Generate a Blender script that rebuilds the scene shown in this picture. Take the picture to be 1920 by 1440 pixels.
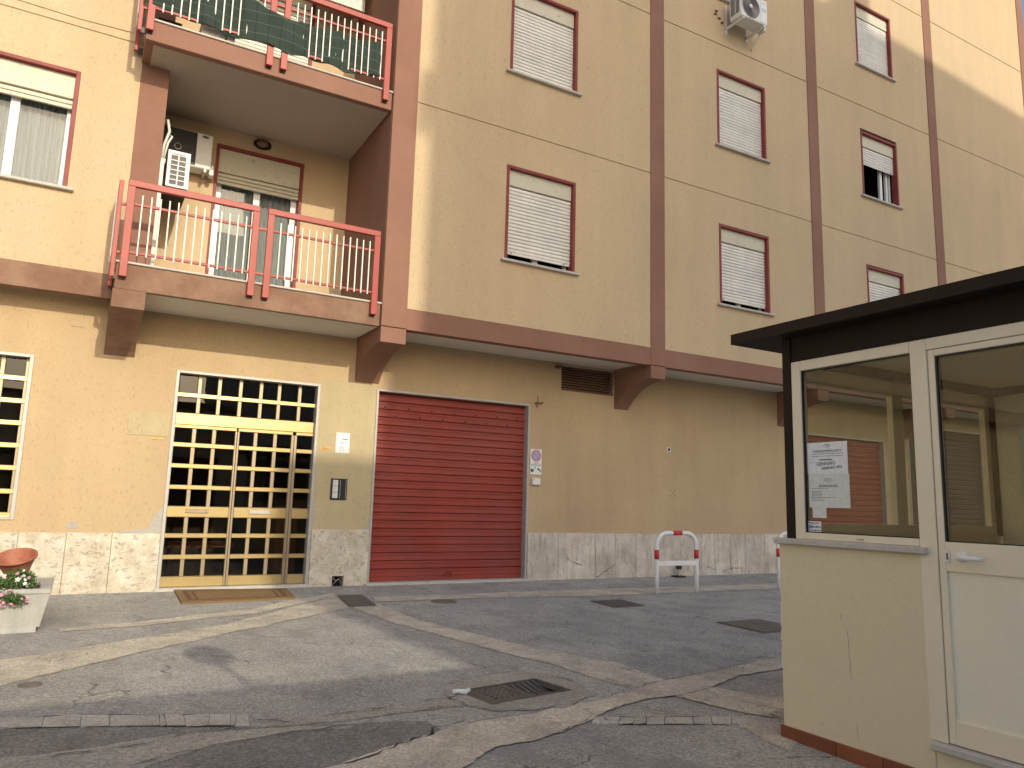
import bpy, bmesh, math, random
from mathutils import Vector, Matrix
R = math.radians
random.seed(7)
for o in list(bpy.data.objects): bpy.data.objects.remove(o)
sc = bpy.context.scene
COL = sc.collection

# ------------------------------------------------------------------ camera
YAW, PITCH, ROLL, FPX, CZ = R(29.588), R(8.904), R(1.599), 1423.8, 1.25
cy, sy, cp, sp = math.cos(YAW), math.sin(YAW), math.cos(PITCH), math.sin(PITCH)
FW = Vector((sy*cp, cy*cp, sp)); r0 = Vector((cy, -sy, 0)); u0 = r0.cross(FW)
RT = math.cos(ROLL)*r0 + math.sin(ROLL)*u0; UP = -math.sin(ROLL)*r0 + math.cos(ROLL)*u0
cam_d = bpy.data.cameras.new('camera'); cam = bpy.data.objects.new('camera', cam_d); COL.objects.link(cam)
cam_d.sensor_fit = 'HORIZONTAL'; cam_d.sensor_width = 36.0; cam_d.lens = 36.0*FPX/1920
cam_d.clip_start = 0.05; cam_d.clip_end = 800
M = Matrix((RT, UP, -FW)).transposed().to_4x4(); M.translation = Vector((0, 0, CZ)); cam.matrix_world = M
sc.camera = cam
sc.render.resolution_x, sc.render.resolution_y = 1024, 768

# ------------------------------------------------------------------ world, sun, exposure
SUN = Vector((-0.10, 1.0, -0.45)).normalized()
w = bpy.data.worlds.new('World'); sc.world = w; w.use_nodes = True
nt = w.node_tree; bg = nt.nodes['Background']
sky = nt.nodes.new('ShaderNodeTexSky'); sky.sky_type = 'NISHITA'; sky.sun_disc = False
sky.sun_elevation = math.asin(-SUN.z); sky.sun_rotation = math.atan2(-SUN.x, -SUN.y)
sky.air_density = 1.15; sky.dust_density = 3.2; sky.ozone_density = 1.3
nt.links.new(sky.outputs[0], bg.inputs[0]); bg.inputs[1].default_value = 0.15
sd = bpy.data.lights.new('sun', 'SUN'); so = bpy.data.objects.new('sun', sd); COL.objects.link(so)
sd.energy = 2.0; sd.angle = R(0.42); sd.color = (1.0, 0.90, 0.70)
so.rotation_euler = SUN.to_track_quat('-Z', 'Y').to_euler(); so.location = (10, -40, 40)
sc.view_settings.view_transform = 'Standard'; sc.view_settings.look = 'None'
sc.view_settings.gamma = 1.0; sc.view_settings.use_curve_mapping = False
sc.view_settings.exposure = 0.52

# ------------------------------------------------------------------ helpers
def ray(x, y): return FW + (x-960)/FPX*RT - (y-720)/FPX*UP
def gz(Y): return -0.018*(11-max(-5.0, min(Y, 11)))
def gp(x, y):                       # photo pixel -> point on the paving
    d = ray(x, y); t = (-0.198-CZ)/(d.z-0.018*d.y); return (d.x*t, d.y*t)
def at(x, y, Y):                    # photo pixel -> (X, Z) on the plane at depth Y
    d = ray(x, y); t = Y/d.y; return (d.x*t, CZ+d.z*t)

WL = {}
def link(o, parent, wloc):
    COL.objects.link(o); wloc = Vector(wloc); WL[o.name] = wloc
    if parent is not None:
        o.parent = parent; o.location = wloc - WL[parent.name]
    else: o.location = wloc
    return o
def tag(o, label=None, cat=None, group=None, kind=None):
    if label: o['label'] = label
    if cat: o['category'] = cat
    if group: o['group'] = group
    if kind: o['kind'] = kind
    return o
def thing(name, loc, label, cat, group=None):
    return tag(link(bpy.data.objects.new(name, None), None, loc), label, cat, group)
def mesh(name, verts, faces, mat, parent=None, smooth=False, recalc=True):
    xs = [v[0] for v in verts]; ys = [v[1] for v in verts]; zs = [v[2] for v in verts]
    c = Vector(((min(xs)+max(xs))/2, (min(ys)+max(ys))/2, min(zs)))
    me = bpy.data.meshes.new(name); me.from_pydata([Vector(v)-c for v in verts], [], faces)
    if recalc:
        bm = bmesh.new(); bm.from_mesh(me); bmesh.ops.recalc_face_normals(bm, faces=bm.faces); bm.to_mesh(me); bm.free()
    me.materials.append(mat)
    if smooth:
        for p in me.polygons: p.use_smooth = True
    return link(bpy.data.objects.new(name, me), parent, c)
BOXC = {}
def box(name, mat, x0, x1, y0, y1, z0, z1, parent=None, bev=0.0):
    dx, dy, dz = x1-x0, y1-y0, z1-z0
    k = (round(dx, 4), round(dy, 4), round(dz, 4), bev, mat.name)
    if k not in BOXC:
        bm = bmesh.new(); bmesh.ops.create_cube(bm, size=1)
        for v in bm.verts: v.co = Vector((v.co.x*dx, v.co.y*dy, (v.co.z+.5)*dz))
        if bev: bmesh.ops.bevel(bm, geom=bm.edges[:], offset=bev, segments=1, affect='EDGES', profile=.5)
        me = bpy.data.meshes.new(name); bm.to_mesh(me); bm.free(); me.materials.append(mat); BOXC[k] = me
    return link(bpy.data.objects.new(name, BOXC[k]), parent, ((x0+x1)/2, (y0+y1)/2, z0))
class MB:                           # several shapes in one mesh
    def __init__(s): s.v = []; s.f = []
    def box(s, x0, x1, y0, y1, z0, z1):
        b = len(s.v); s.v += [(x, y, z) for x in (x0, x1) for y in (y0, y1) for z in (z0, z1)]
        s.f += [tuple(b+i for i in q) for q in ((0,1,3,2),(4,6,7,5),(0,4,5,1),(2,3,7,6),(0,2,6,4),(1,5,7,3))]
    def tube(s, pts, r, n=8, cap=True):
        pts = [Vector(p) for p in pts]; b = len(s.v); prev = None
        rr = r if isinstance(r, (list, tuple)) else [r]*len(pts)
        for i, p in enumerate(pts):
            t = (pts[min(i+1, len(pts)-1)]-pts[max(i-1, 0)]).normalized()
            a = prev if prev is not None else (Vector((0, 0, 1)) if abs(t.z) < .9 else Vector((1, 0, 0)))
            a = (a - t*a.dot(t)).normalized(); prev = a; c = t.cross(a)
            for k in range(n):
                q = 2*math.pi*k/n; s.v.append(tuple(p + rr[i]*(math.cos(q)*a+math.sin(q)*c)))
        for i in range(len(pts)-1):
            for k in range(n):
                k2 = (k+1) % n; s.f.append((b+i*n+k, b+i*n+k2, b+(i+1)*n+k2, b+(i+1)*n+k))
        if cap: s.f += [tuple(b+k for k in range(n)), tuple(b+(len(pts)-1)*n+k for k in range(n))]
    def lathe(s, prof, c, n=24, axis='Z', tilt=None):
        b = len(s.v); c = Vector(c)
        for (r, h) in prof:
            for k in range(n):
                q = 2*math.pi*k/n; p = Vector((r*math.cos(q), r*math.sin(q), h))
                if axis == 'Y': p = Vector((p.x, p.z, p.y))
                if axis == 'X': p = Vector((p.z, p.x, p.y))
                if tilt: p = tilt @ p
                s.v.append(tuple(c+p))
        for i in range(len(prof)-1):
            for k in range(n):
                k2 = (k+1) % n; s.f.append((b+i*n+k, b+i*n+k2, b+(i+1)*n+k2, b+(i+1)*n+k))
    def poly(s, pts):
        b = len(s.v); s.v += [tuple(p) for p in pts]; s.f.append(tuple(range(b, b+len(pts))))
    def build(s, name, mat, parent=None, smooth=False): return mesh(name, s.v, s.f, mat, parent, smooth)
def holed(name, mat, x0, x1, z0, z1, yf, depth, holes, parent):
    """a wall face at y = yf with rectangular openings and their reveals"""
    xs = sorted({x0, x1} | {v for h in holes for v in h[:2]}); zs = sorted({z0, z1} | {v for h in holes for v in h[2:]})
    v = []; f = []; idx = {}
    def vi(x, y, z):
        k = (round(x, 5), round(y, 5), round(z, 5))
        if k not in idx: idx[k] = len(v); v.append((x, y, z))
        return idx[k]
    for i in range(len(xs)-1):
        for j in range(len(zs)-1):
            a, b, c, d = xs[i], xs[i+1], zs[j], zs[j+1]; mx, mz = (a+b)/2, (c+d)/2
            if any(h[0] < mx < h[1] and h[2] < mz < h[3] for h in holes): continue
            f.append((vi(a, yf, c), vi(b, yf, c), vi(b, yf, d), vi(a, yf, d)))
    for (a, b, c, d) in list(holes) + [(x0, x1, z0, z1)]:
        for (p, q) in (((a, c), (b, c)), ((b, c), (b, d)), ((b, d), (a, d)), ((a, d), (a, c))):
            f.append((vi(p[0], yf, p[1]), vi(q[0], yf, q[1]), vi(q[0], yf+depth, q[1]), vi(p[0], yf+depth, p[1])))
    return mesh(name, v, f, mat, parent, recalc=False)
def text(name, body, size, mat, parent, wloc, rot, ext=0.0005, align='CENTER', sx=1.0):
    cu = bpy.data.curves.new('txt', 'FONT'); cu.body = body; cu.size = size; cu.extrude = ext; cu.align_x = align; cu.align_y = 'CENTER'
    cu.resolution_u = 2
    t = bpy.data.objects.new('txt', cu); COL.objects.link(t)
    me = bpy.data.meshes.new_from_object(t.evaluated_get(bpy.context.evaluated_depsgraph_get()))
    bpy.data.objects.remove(t); me.materials.clear(); me.materials.append(mat); me.transform(Matrix.Diagonal((sx, 1, 1, 1)))
    me.transform(rot.to_4x4()); return link(bpy.data.objects.new(name, me), parent, wloc)
FACE_Y = Matrix(((1, 0, 0), (0, 0, -1), (0, 1, 0)))       # text read from -Y
FACE_X = Matrix(((0, 0, -1), (-1, 0, 0), (0, 1, 0)))      # text read from -X

# ------------------------------------------------------------------ materials
def N(nt, t, **k):
    n = nt.nodes.new(t)
    for a, b in k.items(): setattr(n, a, b)
    return n
def pm(name, col, rough=.75, var=.12, scale=1.2, fine=.10, fscale=45, bump=.15, bdist=.004, bscale=90, metal=0.0, streak=0.0,
       st_scale=(5, 5, .35), spots=0.0, sp_scale=(70, 70, 14), sp_lo=.60, sp_col=(.10, .07, .04), spec=.4, tint=None, tint_scale=.5, tint_amt=.5, rnd=0.0, speck=0.0, speck_scale=70, cracks=0.0, crack_scale=1.1):
    m = bpy.data.materials.new(name); m.use_nodes = True; t = m.node_tree; L = t.links.new
    b = t.nodes['Principled BSDF']; b.inputs['Roughness'].default_value = rough; b.inputs['Metallic'].default_value = metal
    b.inputs['Specular IOR Level'].default_value = spec
    geo = N(t, 'ShaderNodeNewGeometry'); P = geo.outputs['Position']
    def noise(sc_, det=4, src=P, vec=None, rg=.6):
        n = N(t, 'ShaderNodeTexNoise'); n.inputs['Detail'].default_value = det; n.inputs['Roughness'].default_value = rg
        if vec:
            mp = N(t, 'ShaderNodeMapping'); mp.inputs['Scale'].default_value = vec; L(src, mp.inputs[0]); L(mp.outputs[0], n.inputs['Vector']); n.inputs['Scale'].default_value = 1
        else:
            L(src, n.inputs['Vector']); n.inputs['Scale'].default_value = sc_
        return n.outputs['Fac']
    def mul(cin, fac_out, amt):       # colour * (1 + amt*(fac-0.5)*2)
        mr = N(t, 'ShaderNodeMapRange'); mr.inputs[1].default_value = .25; mr.inputs[2].default_value = .75
        mr.inputs[3].default_value = 1-amt; mr.inputs[4].default_value = 1+amt; L(fac_out, mr.inputs[0])
        mx = N(t, 'ShaderNodeMix', data_type='RGBA', blend_type='MULTIPLY'); mx.inputs[0].default_value = 1
        L(cin, mx.inputs[6]); cc = N(t, 'ShaderNodeCombineColor')
        for i in range(3): L(mr.outputs[0], cc.inputs[i])
        L(cc.outputs[0], mx.inputs[7]); return mx.outputs[2]
    rgb = N(t, 'ShaderNodeRGB'); rgb.outputs[0].default_value = (*col, 1); c = rgb.outputs[0]
    if tint:
        mx = N(t, 'ShaderNodeMix', data_type='RGBA'); mr = N(t, 'ShaderNodeMapRange'); mr.inputs[1].default_value = .42; mr.inputs[2].default_value = .62; mr.inputs[4].default_value = tint_amt
        L(noise(tint_scale, 5), mr.inputs[0]); L(mr.outputs[0], mx.inputs[0]); L(c, mx.inputs[6]); mx.inputs[7].default_value = (*tint, 1); c = mx.outputs[2]
    if var: c = mul(c, noise(scale, 5), var)
    if streak: c = mul(c, noise(1, 4, vec=st_scale), streak)
    if fine: c = mul(c, noise(fscale, 3), fine)
    if speck:                          # single stones of the aggregate
        vo = N(t, 'ShaderNodeTexVoronoi'); vo.inputs['Scale'].default_value = speck_scale; L(P, vo.inputs['Vector'])
        sx_ = N(t, 'ShaderNodeSeparateColor'); L(vo.outputs['Color'], sx_.inputs[0]); c = mul(c, sx_.outputs[0], speck)
        vo2 = N(t, 'ShaderNodeTexVoronoi'); vo2.inputs['Scale'].default_value = speck_scale*.42; L(P, vo2.inputs['Vector'])
        sx2 = N(t, 'ShaderNodeSeparateColor'); L(vo2.outputs['Color'], sx2.inputs[0]); c = mul(c, sx2.outputs[1], speck*.45)
    if cracks:                         # hairline crazing, only in some areas
        wn = N(t, 'ShaderNodeTexNoise'); wn.inputs['Scale'].default_value = 5.0; wn.inputs['Detail'].default_value = 5; L(P, wn.inputs['Vector'])
        ad = N(t, 'ShaderNodeVectorMath', operation='MULTIPLY_ADD'); ad.inputs[1].default_value = (.22, .22, .22); L(wn.outputs['Color'], ad.inputs[0]); L(P, ad.inputs[2])
        ve = N(t, 'ShaderNodeTexVoronoi', feature='DISTANCE_TO_EDGE'); ve.inputs['Scale'].default_value = crack_scale; L(ad.outputs[0], ve.inputs['Vector'])
        m1 = N(t, 'ShaderNodeMapRange'); m1.inputs[1].default_value = .0; m1.inputs[2].default_value = .011; m1.inputs[3].default_value = 1; m1.inputs[4].default_value = 0; L(ve.outputs['Distance'], m1.inputs[0])
        m2_ = N(t, 'ShaderNodeMapRange'); m2_.inputs[1].default_value = .50; m2_.inputs[2].default_value = .60; m2_.inputs[4].default_value = cracks; L(noise(1.3, 3), m2_.inputs[0])
        mm = N(t, 'ShaderNodeMath', operation='MULTIPLY'); L(m1.outputs[0], mm.inputs[0]); L(m2_.outputs[0], mm.inputs[1])
        mx = N(t, 'ShaderNodeMix', data_type='RGBA'); L(mm.outputs[0], mx.inputs[0]); L(c, mx.inputs[6]); mx.inputs[7].default_value = (.05, .047, .042, 1); c = mx.outputs[2]
    if rnd:
        oi = N(t, 'ShaderNodeObjectInfo'); c = mul(c, oi.outputs['Random'], rnd)
    hgt = noise(bscale, 4)
    if spots:
        s = noise(1, 3, vec=sp_scale); mr = N(t, 'ShaderNodeMapRange'); mr.inputs[1].default_value = sp_lo; mr.inputs[2].default_value = sp_lo+.08
        mr.inputs[4].default_value = spots; L(s, mr.inputs[0])
        mx = N(t, 'ShaderNodeMix', data_type='RGBA'); L(mr.outputs[0], mx.inputs[0]); L(c, mx.inputs[6]); mx.inputs[7].default_value = (*sp_col, 1); c = mx.outputs[2]
        sb = N(t, 'ShaderNodeMath', operation='SUBTRACT'); L(hgt, sb.inputs[0]); L(mr.outputs[0], sb.inputs[1]); hgt = sb.outputs[0]
    L(c, b.inputs['Base Color'])
    if bump:
        bp = N(t, 'ShaderNodeBump'); bp.inputs['Strength'].default_value = bump; bp.inputs['Distance'].default_value = bdist
        L(hgt, bp.inputs['Height']); L(bp.outputs[0], b.inputs['Normal'])
    return m
def glass(name, tintc=(.93, .95, .94), ior=1.5, boost=1.0):
    m = bpy.data.materials.new(name); m.use_nodes = True; t = m.node_tree; t.nodes.clear(); L = t.links.new
    o = N(t, 'ShaderNodeOutputMaterial'); mx = N(t, 'ShaderNodeMixShader'); tr = N(t, 'ShaderNodeBsdfTransparent'); gl = N(t, 'ShaderNodeBsdfGlossy')
    tr.inputs[0].default_value = (*tintc, 1); gl.inputs['Roughness'].default_value = .004; fr = N(t, 'ShaderNodeFresnel'); fr.inputs[0].default_value = ior
    ml = N(t, 'ShaderNodeMath', operation='MULTIPLY', use_clamp=True); ml.inputs[1].default_value = boost
    geo = N(t, 'ShaderNodeNewGeometry'); n = N(t, 'ShaderNodeTexNoise'); n.inputs['Scale'].default_value = 2.5; L(geo.outputs['Position'], n.inputs['Vector'])
    bp = N(t, 'ShaderNodeBump'); bp.inputs['Strength'].default_value = .03; bp.inputs['Distance'].default_value = .02; L(n.outputs[0], bp.inputs['Height']); L(bp.outputs[0], gl.inputs['Normal'])
    sb = N(t, 'ShaderNodeMath', operation='SUBTRACT'); sb.inputs[0].default_value = 1.0; L(geo.outputs['Backfacing'], sb.inputs[1])   # only the outer face of a pane reflects
    m2 = N(t, 'ShaderNodeMath', operation='MULTIPLY'); L(fr.outputs[0], ml.inputs[0]); L(ml.outputs[0], m2.inputs[0]); L(sb.outputs[0], m2.inputs[1]); L(m2.outputs[0], mx.inputs[0]); L(tr.outputs[0], mx.inputs[1]); L(gl.outputs[0], mx.inputs[2]); L(mx.outputs[0], o.inputs[0])
    return m
m_stucco = pm('stucco_upper', (.565, .43, .272), .9, var=.09, scale=.5, fine=.07, bump=.5, bdist=.006, bscale=120, streak=.06, st_scale=(2.4, 2.4, .22), spots=.30, sp_scale=(38, 38, 15), sp_lo=.585, sp_col=(.26, .19, .11), tint=(.54, .40, .255), tint_amt=.5)
m_low = pm('stucco_lower', (.50, .37, .22), .9, var=.08, scale=.6, fine=.07, bump=.6, bdist=.006, bscale=110, streak=.06, st_scale=(2.4, 2.4, .25), spots=.32, sp_scale=(34, 34, 14), sp_lo=.58, sp_col=(.27, .19, .10), tint=(.48, .335, .205), tint_amt=.6)
m_patch = pm('stucco_repaint', (.48, .395, .24), .9, var=.10, scale=1.2, fine=.06, bump=.5, bdist=.006, bscale=110, streak=.05, spots=.3, sp_scale=(34, 34, 14), sp_lo=.59, sp_col=(.28, .2, .1))
m_brown = pm('brown_paint', (.25, .125, .085), .8, var=.10, scale=1.5, fine=.08, bump=.25, bscale=140, tint=(.29, .155, .11), tint_amt=.6)
m_brown2 = pm('brown_paint_weathered', (.21, .115, .075), .85, var=.12, scale=2.0, fine=.1, bump=.25, bscale=140, tint=(.30, .19, .13), tint_scale=2.2, tint_amt=.7)
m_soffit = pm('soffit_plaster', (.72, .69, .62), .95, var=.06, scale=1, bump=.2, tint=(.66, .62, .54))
m_soffit2 = pm('soffit_shaded', (.46, .40, .32), .95, var=.1, scale=1, bump=.2, tint=(.38, .32, .25))  # soffit plaster with the shade under the upper balconies put into its colour
m_red = pm('red_enamel', (.34, .042, .030), .45, var=.10, scale=4, fine=.06, bump=.05, tint=(.31, .06, .042), tint_scale=6, tint_amt=.5)
m_frame = pm('window_red', (.22, .032, .030), .55, var=.12, scale=4, bump=.08, tint=(.26, .06, .05), tint_scale=5)
m_shutter = pm('garage_red', (.285, .044, .030), .55, var=.16, scale=1.3, fine=.08, bump=.1, streak=.14, st_scale=(1.2, 6, 25), tint=(.24, .055, .045), tint_scale=1.5, tint_amt=.7)
m_dkshut = pm('shutter_brown', (.045, .028, .019), .55, var=.12, bump=.1)
m_slat = pm('slat_cream', (.74, .715, .655), .5, var=.09, scale=2.2, fine=.03, bump=.0, streak=.05, st_scale=(8, 8, 1.2), rnd=.04)
m_box = pm('roller_box_cream', (.60, .56, .45), .6, var=.06, scale=2, fine=.05, bump=.05, spots=.6, sp_scale=(11, 11, 17), sp_lo=.61, sp_col=(.33, .30, .21))
m_sill = pm('stone_sill', (.50, .47, .42), .7, var=.12, scale=6, fine=.08)
m_white = pm('white_aluminium', (.80, .81, .80), .4, var=.03, bump=.0)
m_plast = pm('white_plastic', (.74, .74, .71), .45, var=.05, scale=4, bump=.02)
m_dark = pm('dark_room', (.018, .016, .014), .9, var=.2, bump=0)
m_black = pm('black_plastic', (.02, .02, .022), .45, var=.1, bump=.03)
m_gold = pm('gold_anodised', (.76, .59, .29), .30, var=.06, scale=5, fine=.03, fscale=200, bump=.05, bdist=.001, metal=.85, spec=.5)
m_gold2 = pm('bronze_anodised', (.36, .29, .20), .42, var=.08, scale=5, bump=.03, metal=.7)
m_alu = pm('grey_aluminium', (.46, .44, .41), .5, var=.08, scale=4, bump=.03, metal=.3)
m_trav = pm('travertine', (.60, .545, .45), .6, var=.16, scale=4, fine=.12, fscale=30, bump=.6, bdist=.008, bscale=45, streak=.10, st_scale=(7, 7, 1.2), spots=.75, sp_scale=(15, 15, 24), sp_lo=.575, sp_col=(.36, .31, .23), tint=(.46, .385, .27), tint_scale=5, tint_amt=.7, rnd=.05)
m_trav2 = pm('travertine_streaked', (.62, .56, .485), .7, var=.14, scale=3, fine=.12, fscale=30, bump=.5, bdist=.006, bscale=50, streak=.17, st_scale=(11, 11, 1.3), spots=.45, sp_scale=(24, 24, 5), sp_lo=.575, sp_col=(.26, .21, .16), tint=(.40, .33, .27), tint_scale=2, tint_amt=.6, rnd=.06)
m_cement = pm('cement_render', (.42, .40, .35), .95, var=.12, scale=5, fine=.1, bump=.4)
m_asph = pm('asphalt', (.335, .325, .305), .92, var=.16, scale=.9, fine=.30, fscale=48, bump=1.0, bdist=.010, bscale=75, spots=.45, sp_scale=(3.2, 1.6, 2), sp_lo=.55, sp_col=(.235, .228, .21), tint=(.41, .395, .35), tint_scale=1.6, tint_amt=.75, speck=.20, speck_scale=120, cracks=.8)
m_conc = pm("concrete_strip", (.56, .51, .41), .92, var=.16, scale=2.2, fine=.24, fscale=50, bump=.9, bdist=.009, bscale=70, spots=.45, sp_scale=(5, 5, 5), sp_lo=.56, sp_col=(.35, .315, .26), tint=(.40, .365, .30), tint_scale=2.4, tint_amt=.8, speck=.15, speck_scale=120, cracks=.7, crack_scale=1.6)
m_conc2 = pm('concrete_repair', (.36, .335, .285), .92, var=.16, scale=2.2, fine=.26, fscale=50, bump=.9, bdist=.009, bscale=70, tint=(.31, .295, .26), tint_scale=2, tint_amt=.8, speck=.17, speck_scale=120, cracks=.8, crack_scale=1.8)
m_kerb = pm('kerb_stone', (.45, .425, .375), .9, var=.2, scale=5, fine=.26, fscale=50, bump=.9, bdist=.009, bscale=70, rnd=.07, speck=.10, speck_scale=120, cracks=.8, crack_scale=2.5)
m_crack = pm('crack_dirt', (.035, .032, .028), .95, var=.3, scale=8, bump=.3)
m_iron = pm('cast_iron', (.125, .116, .106), .62, var=.2, scale=9, fine=.15, bump=.5, bdist=.004, bscale=60, metal=.25, tint=(.16, .135, .11), tint_scale=8)
m_iron2 = pm('worn_iron', (.18, .168, .15), .65, var=.2, scale=7, fine=.15, bump=.4, bscale=80, metal=.25, tint=(.19, .155, .12), tint_scale=7)
m_kiosk = pm('kiosk_paint', (.735, .64, .437), .75, var=.05, scale=1.2, fine=.04, bump=.3, bdist=.003, bscale=160, spots=.25, sp_scale=(5, 5, 3.5), sp_lo=.70, sp_col=(.58, .49, .32), tint=(.695, .595, .398), tint_scale=1.2)
m_kframe = pm('kiosk_aluminium', (.80, .72, .555), .45, var=.04, scale=3, fine=.02, bump=.0, spec=.5)
m_kpanel = pm('kiosk_panel', (.82, .78, .62), .5, var=.03, scale=2, fine=.02, bump=.0)
m_dkmetal = pm('dark_sheet_metal', (.020, .0135, .0095), .65, spec=.2, var=.15, scale=3, bump=.04)
m_tile = pm('terracotta_tile', (.24, .075, .035), .55, var=.14, scale=7, bump=.15, rnd=.12)
m_terra = pm('terracotta_pot', (.36, .12, .065), .6, var=.12, scale=9, bump=.1, tint=(.42, .19, .12), tint_scale=10)
m_planter = pm('cast_concrete', (.44, .43, .40), .9, var=.08, scale=3, fine=.08, bump=.35, streak=.14, st_scale=(14, 14, 1.0))
m_leaf = pm('leaf_green', (.075, .14, .035), .55, var=.35, scale=30, bump=0, rnd=0)
m_pink = pm('petal_pink', (.62, .33, .42), .6, var=.2, scale=40, bump=0)
m_petal = pm('petal_white', (.78, .74, .70), .6, var=.1, scale=40, bump=0)
m_soil = pm('soil', (.05, .035, .025), .95, var=.3, scale=20, bump=.6)
m_mat = pm('coir_mat', (.235, .15, .07), .95, var=.10, scale=6, fine=.25, fscale=220, bump=.9, bdist=.006, bscale=260)
m_mat2 = pm('coir_band', (.15, .08, .04), .95, var=.10, scale=6, fine=.25, fscale=220, bump=.9, bdist=.006, bscale=260)
m_wpaint = pm('white_pipe_paint', (.78, .78, .77), .35, var=.05, scale=5, bump=.03, spots=.4, sp_scale=(25, 25, 25), sp_lo=.70, sp_col=(.45, .42, .38))
m_rband = pm('red_band', (.55, .035, .03), .4, var=.08, scale=8, bump=.02)
m_paper = pm('paper', (.78, .80, .82), .7, var=.02, bump=.05, bscale=20)
m_paper2 = pm('paper_grey', (.68, .71, .68), .7, var=.02, bump=.05, bscale=20)
m_ink = pm('ink', (.035, .04, .06), .7, var=0, fine=0, bump=0)
m_ink2 = pm('ink_grey', (.25, .26, .28), .7, var=0, fine=0, bump=0)
m_brass = pm('brass_plate', (.62, .36, .10), .4, var=.08, scale=20, metal=.5, bump=.03)
m_blue = pm('sign_blue', (.33, .38, .60), .5, var=.05, bump=0)
m_sred = pm('sign_red', (.52, .20, .21), .5, var=.05, bump=0)
m_curt = pm('curtain', (.27, .28, .285), .9, var=.05, streak=.14, st_scale=(26, 26, .5), bump=.1)
m_wood = pm('bench_wood', (.34, .14, .05), .5, var=.2, scale=6, bump=.1)
m_hall = pm('hall_wall', (.10, .07, .05), .8, var=.15, bump=.1)
m_hfloor = pm('hall_floor', (.12, .10, .08), .25, var=.2, scale=4, bump=.03)
m_copper = pm('rusty_iron', (.16, .075, .035), .8, var=.25, scale=12, bump=.4)
m_opp = pm('opposite_plaster', (.74, .68, .56), .9, var=.06, bump=.3)
m_opp2 = pm('opposite_plaster_pale', (.74, .70, .62), .9, var=.06, bump=.3)
m_roof = pm('flat_roof', (.22, .20, .18), .9, var=.1, bump=.3)
m_kint = pm('kiosk_interior', (.76, .72, .60), .8, var=.04, bump=.05)
m_kint2 = pm('amber_globe', (.22, .15, .10), .35, var=.05, bump=0)
m_glass = glass('window_glass')
m_kglass = glass('kiosk_glass', (.88, .90, .86), 1.5, 1.15)
m_dglass = glass('door_glass', (.70, .70, .66), 1.5, 1.0)
def plaid():
    m = pm('plaid_cloth', (.027, .043, .034), .9, var=.12, scale=3, fine=.12, fscale=200, bump=.25, bscale=60)
    t = m.node_tree; L = t.links.new; b = t.nodes['Principled BSDF']; src = b.inputs['Base Color'].links[0].from_socket
    uv = N(t, 'ShaderNodeUVMap'); sp_ = N(t, 'ShaderNodeSeparateXYZ'); L(uv.outputs[0], sp_.inputs[0]); c = src
    for ax, sc_, col, wd in ((0, 6.0, (.012, .018, .016), .08), (1, 6.5, (.085, .12, .095), .06)):
        a = N(t, 'ShaderNodeMath', operation='MULTIPLY'); a.inputs[1].default_value = sc_; L(sp_.outputs[ax], a.inputs[0])
        fr = N(t, 'ShaderNodeMath', operation='FRACT'); L(a.outputs[0], fr.inputs[0])
        lt = N(t, 'ShaderNodeMath', operation='LESS_THAN'); lt.inputs[1].default_value = wd; L(fr.outputs[0], lt.inputs[0])
        mm = N(t, 'ShaderNodeMath', operation='MULTIPLY'); mm.inputs[1].default_value = .7; L(lt.outputs[0], mm.inputs[0])
        mx = N(t, 'ShaderNodeMix', data_type='RGBA'); L(mm.outputs[0], mx.inputs[0]); L(c, mx.inputs[6]); mx.inputs[7].default_value = (*col, 1); c = mx.outputs[2]
    L(c, b.inputs['Base Color']); return m
m_plaid = plaid()

# ------------------------------------------------------------------ ground
GRATE = [gp(*q) for q in ((857, 1297), (1003, 1273), (1072, 1295), (923, 1322))]
def ground_fill(name, outer, holes, dz, mat, kind='structure'):
    bm = bmesh.new(); E = []
    for loop in [outer]+holes:
        vs = [bm.verts.new((x, y, gz(y)+dz)) for x, y in loop]
        E += [bm.edges.new((vs[i], vs[(i+1) % len(vs)])) for i in range(len(vs))]
    bmesh.ops.triangle_fill(bm, edges=E, use_beauty=True, use_dissolve=False)
    for f in bm.faces:
        if f.normal.z < 0: f.normal_flip()
    vv = [tuple(v.co) for v in bm.verts]; bm.verts.index_update(); ff = [tuple(v.index for v in f.verts) for f in bm.faces]; bm.free()
    return tag(mesh(name, vv, ff, mat, None, recalc=False), kind=kind)
bm = bmesh.new()
E = []
def loopv(pts):
    vs = [bm.verts.new((x, y, gz(y))) for x, y in pts]
    for i in range(len(vs)): E.append(bm.edges.new((vs[i], vs[(i+1) % len(vs)])))
    return vs
o_ = loopv([(-200, -5), (200, -5), (200, 11), (-200, 11)]); loopv(GRATE)
bmesh.ops.triangle_fill(bm, edges=E, use_beauty=True)
for ya, yb in ((-200, -5), (11, 300)):
    q = [bm.verts.new((x, y, gz(y))) for x, y in ((-200, ya), (200, ya), (200, yb), (-200, yb))]; bm.faces.new(q)
bmesh.ops.remove_doubles(bm, verts=bm.verts, dist=1e-4); bmesh.ops.recalc_face_normals(bm, faces=bm.faces)
for f in bm.faces:
    if f.normal.z < 0: f.normal_flip()
gm = bpy.data.meshes.new('ground'); bm.to_mesh(gm); bm.free(); gm.materials.append(m_asph)
tag(link(bpy.data.objects.new('ground', gm), None, (0, 0, 0)), kind='structure')

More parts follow.
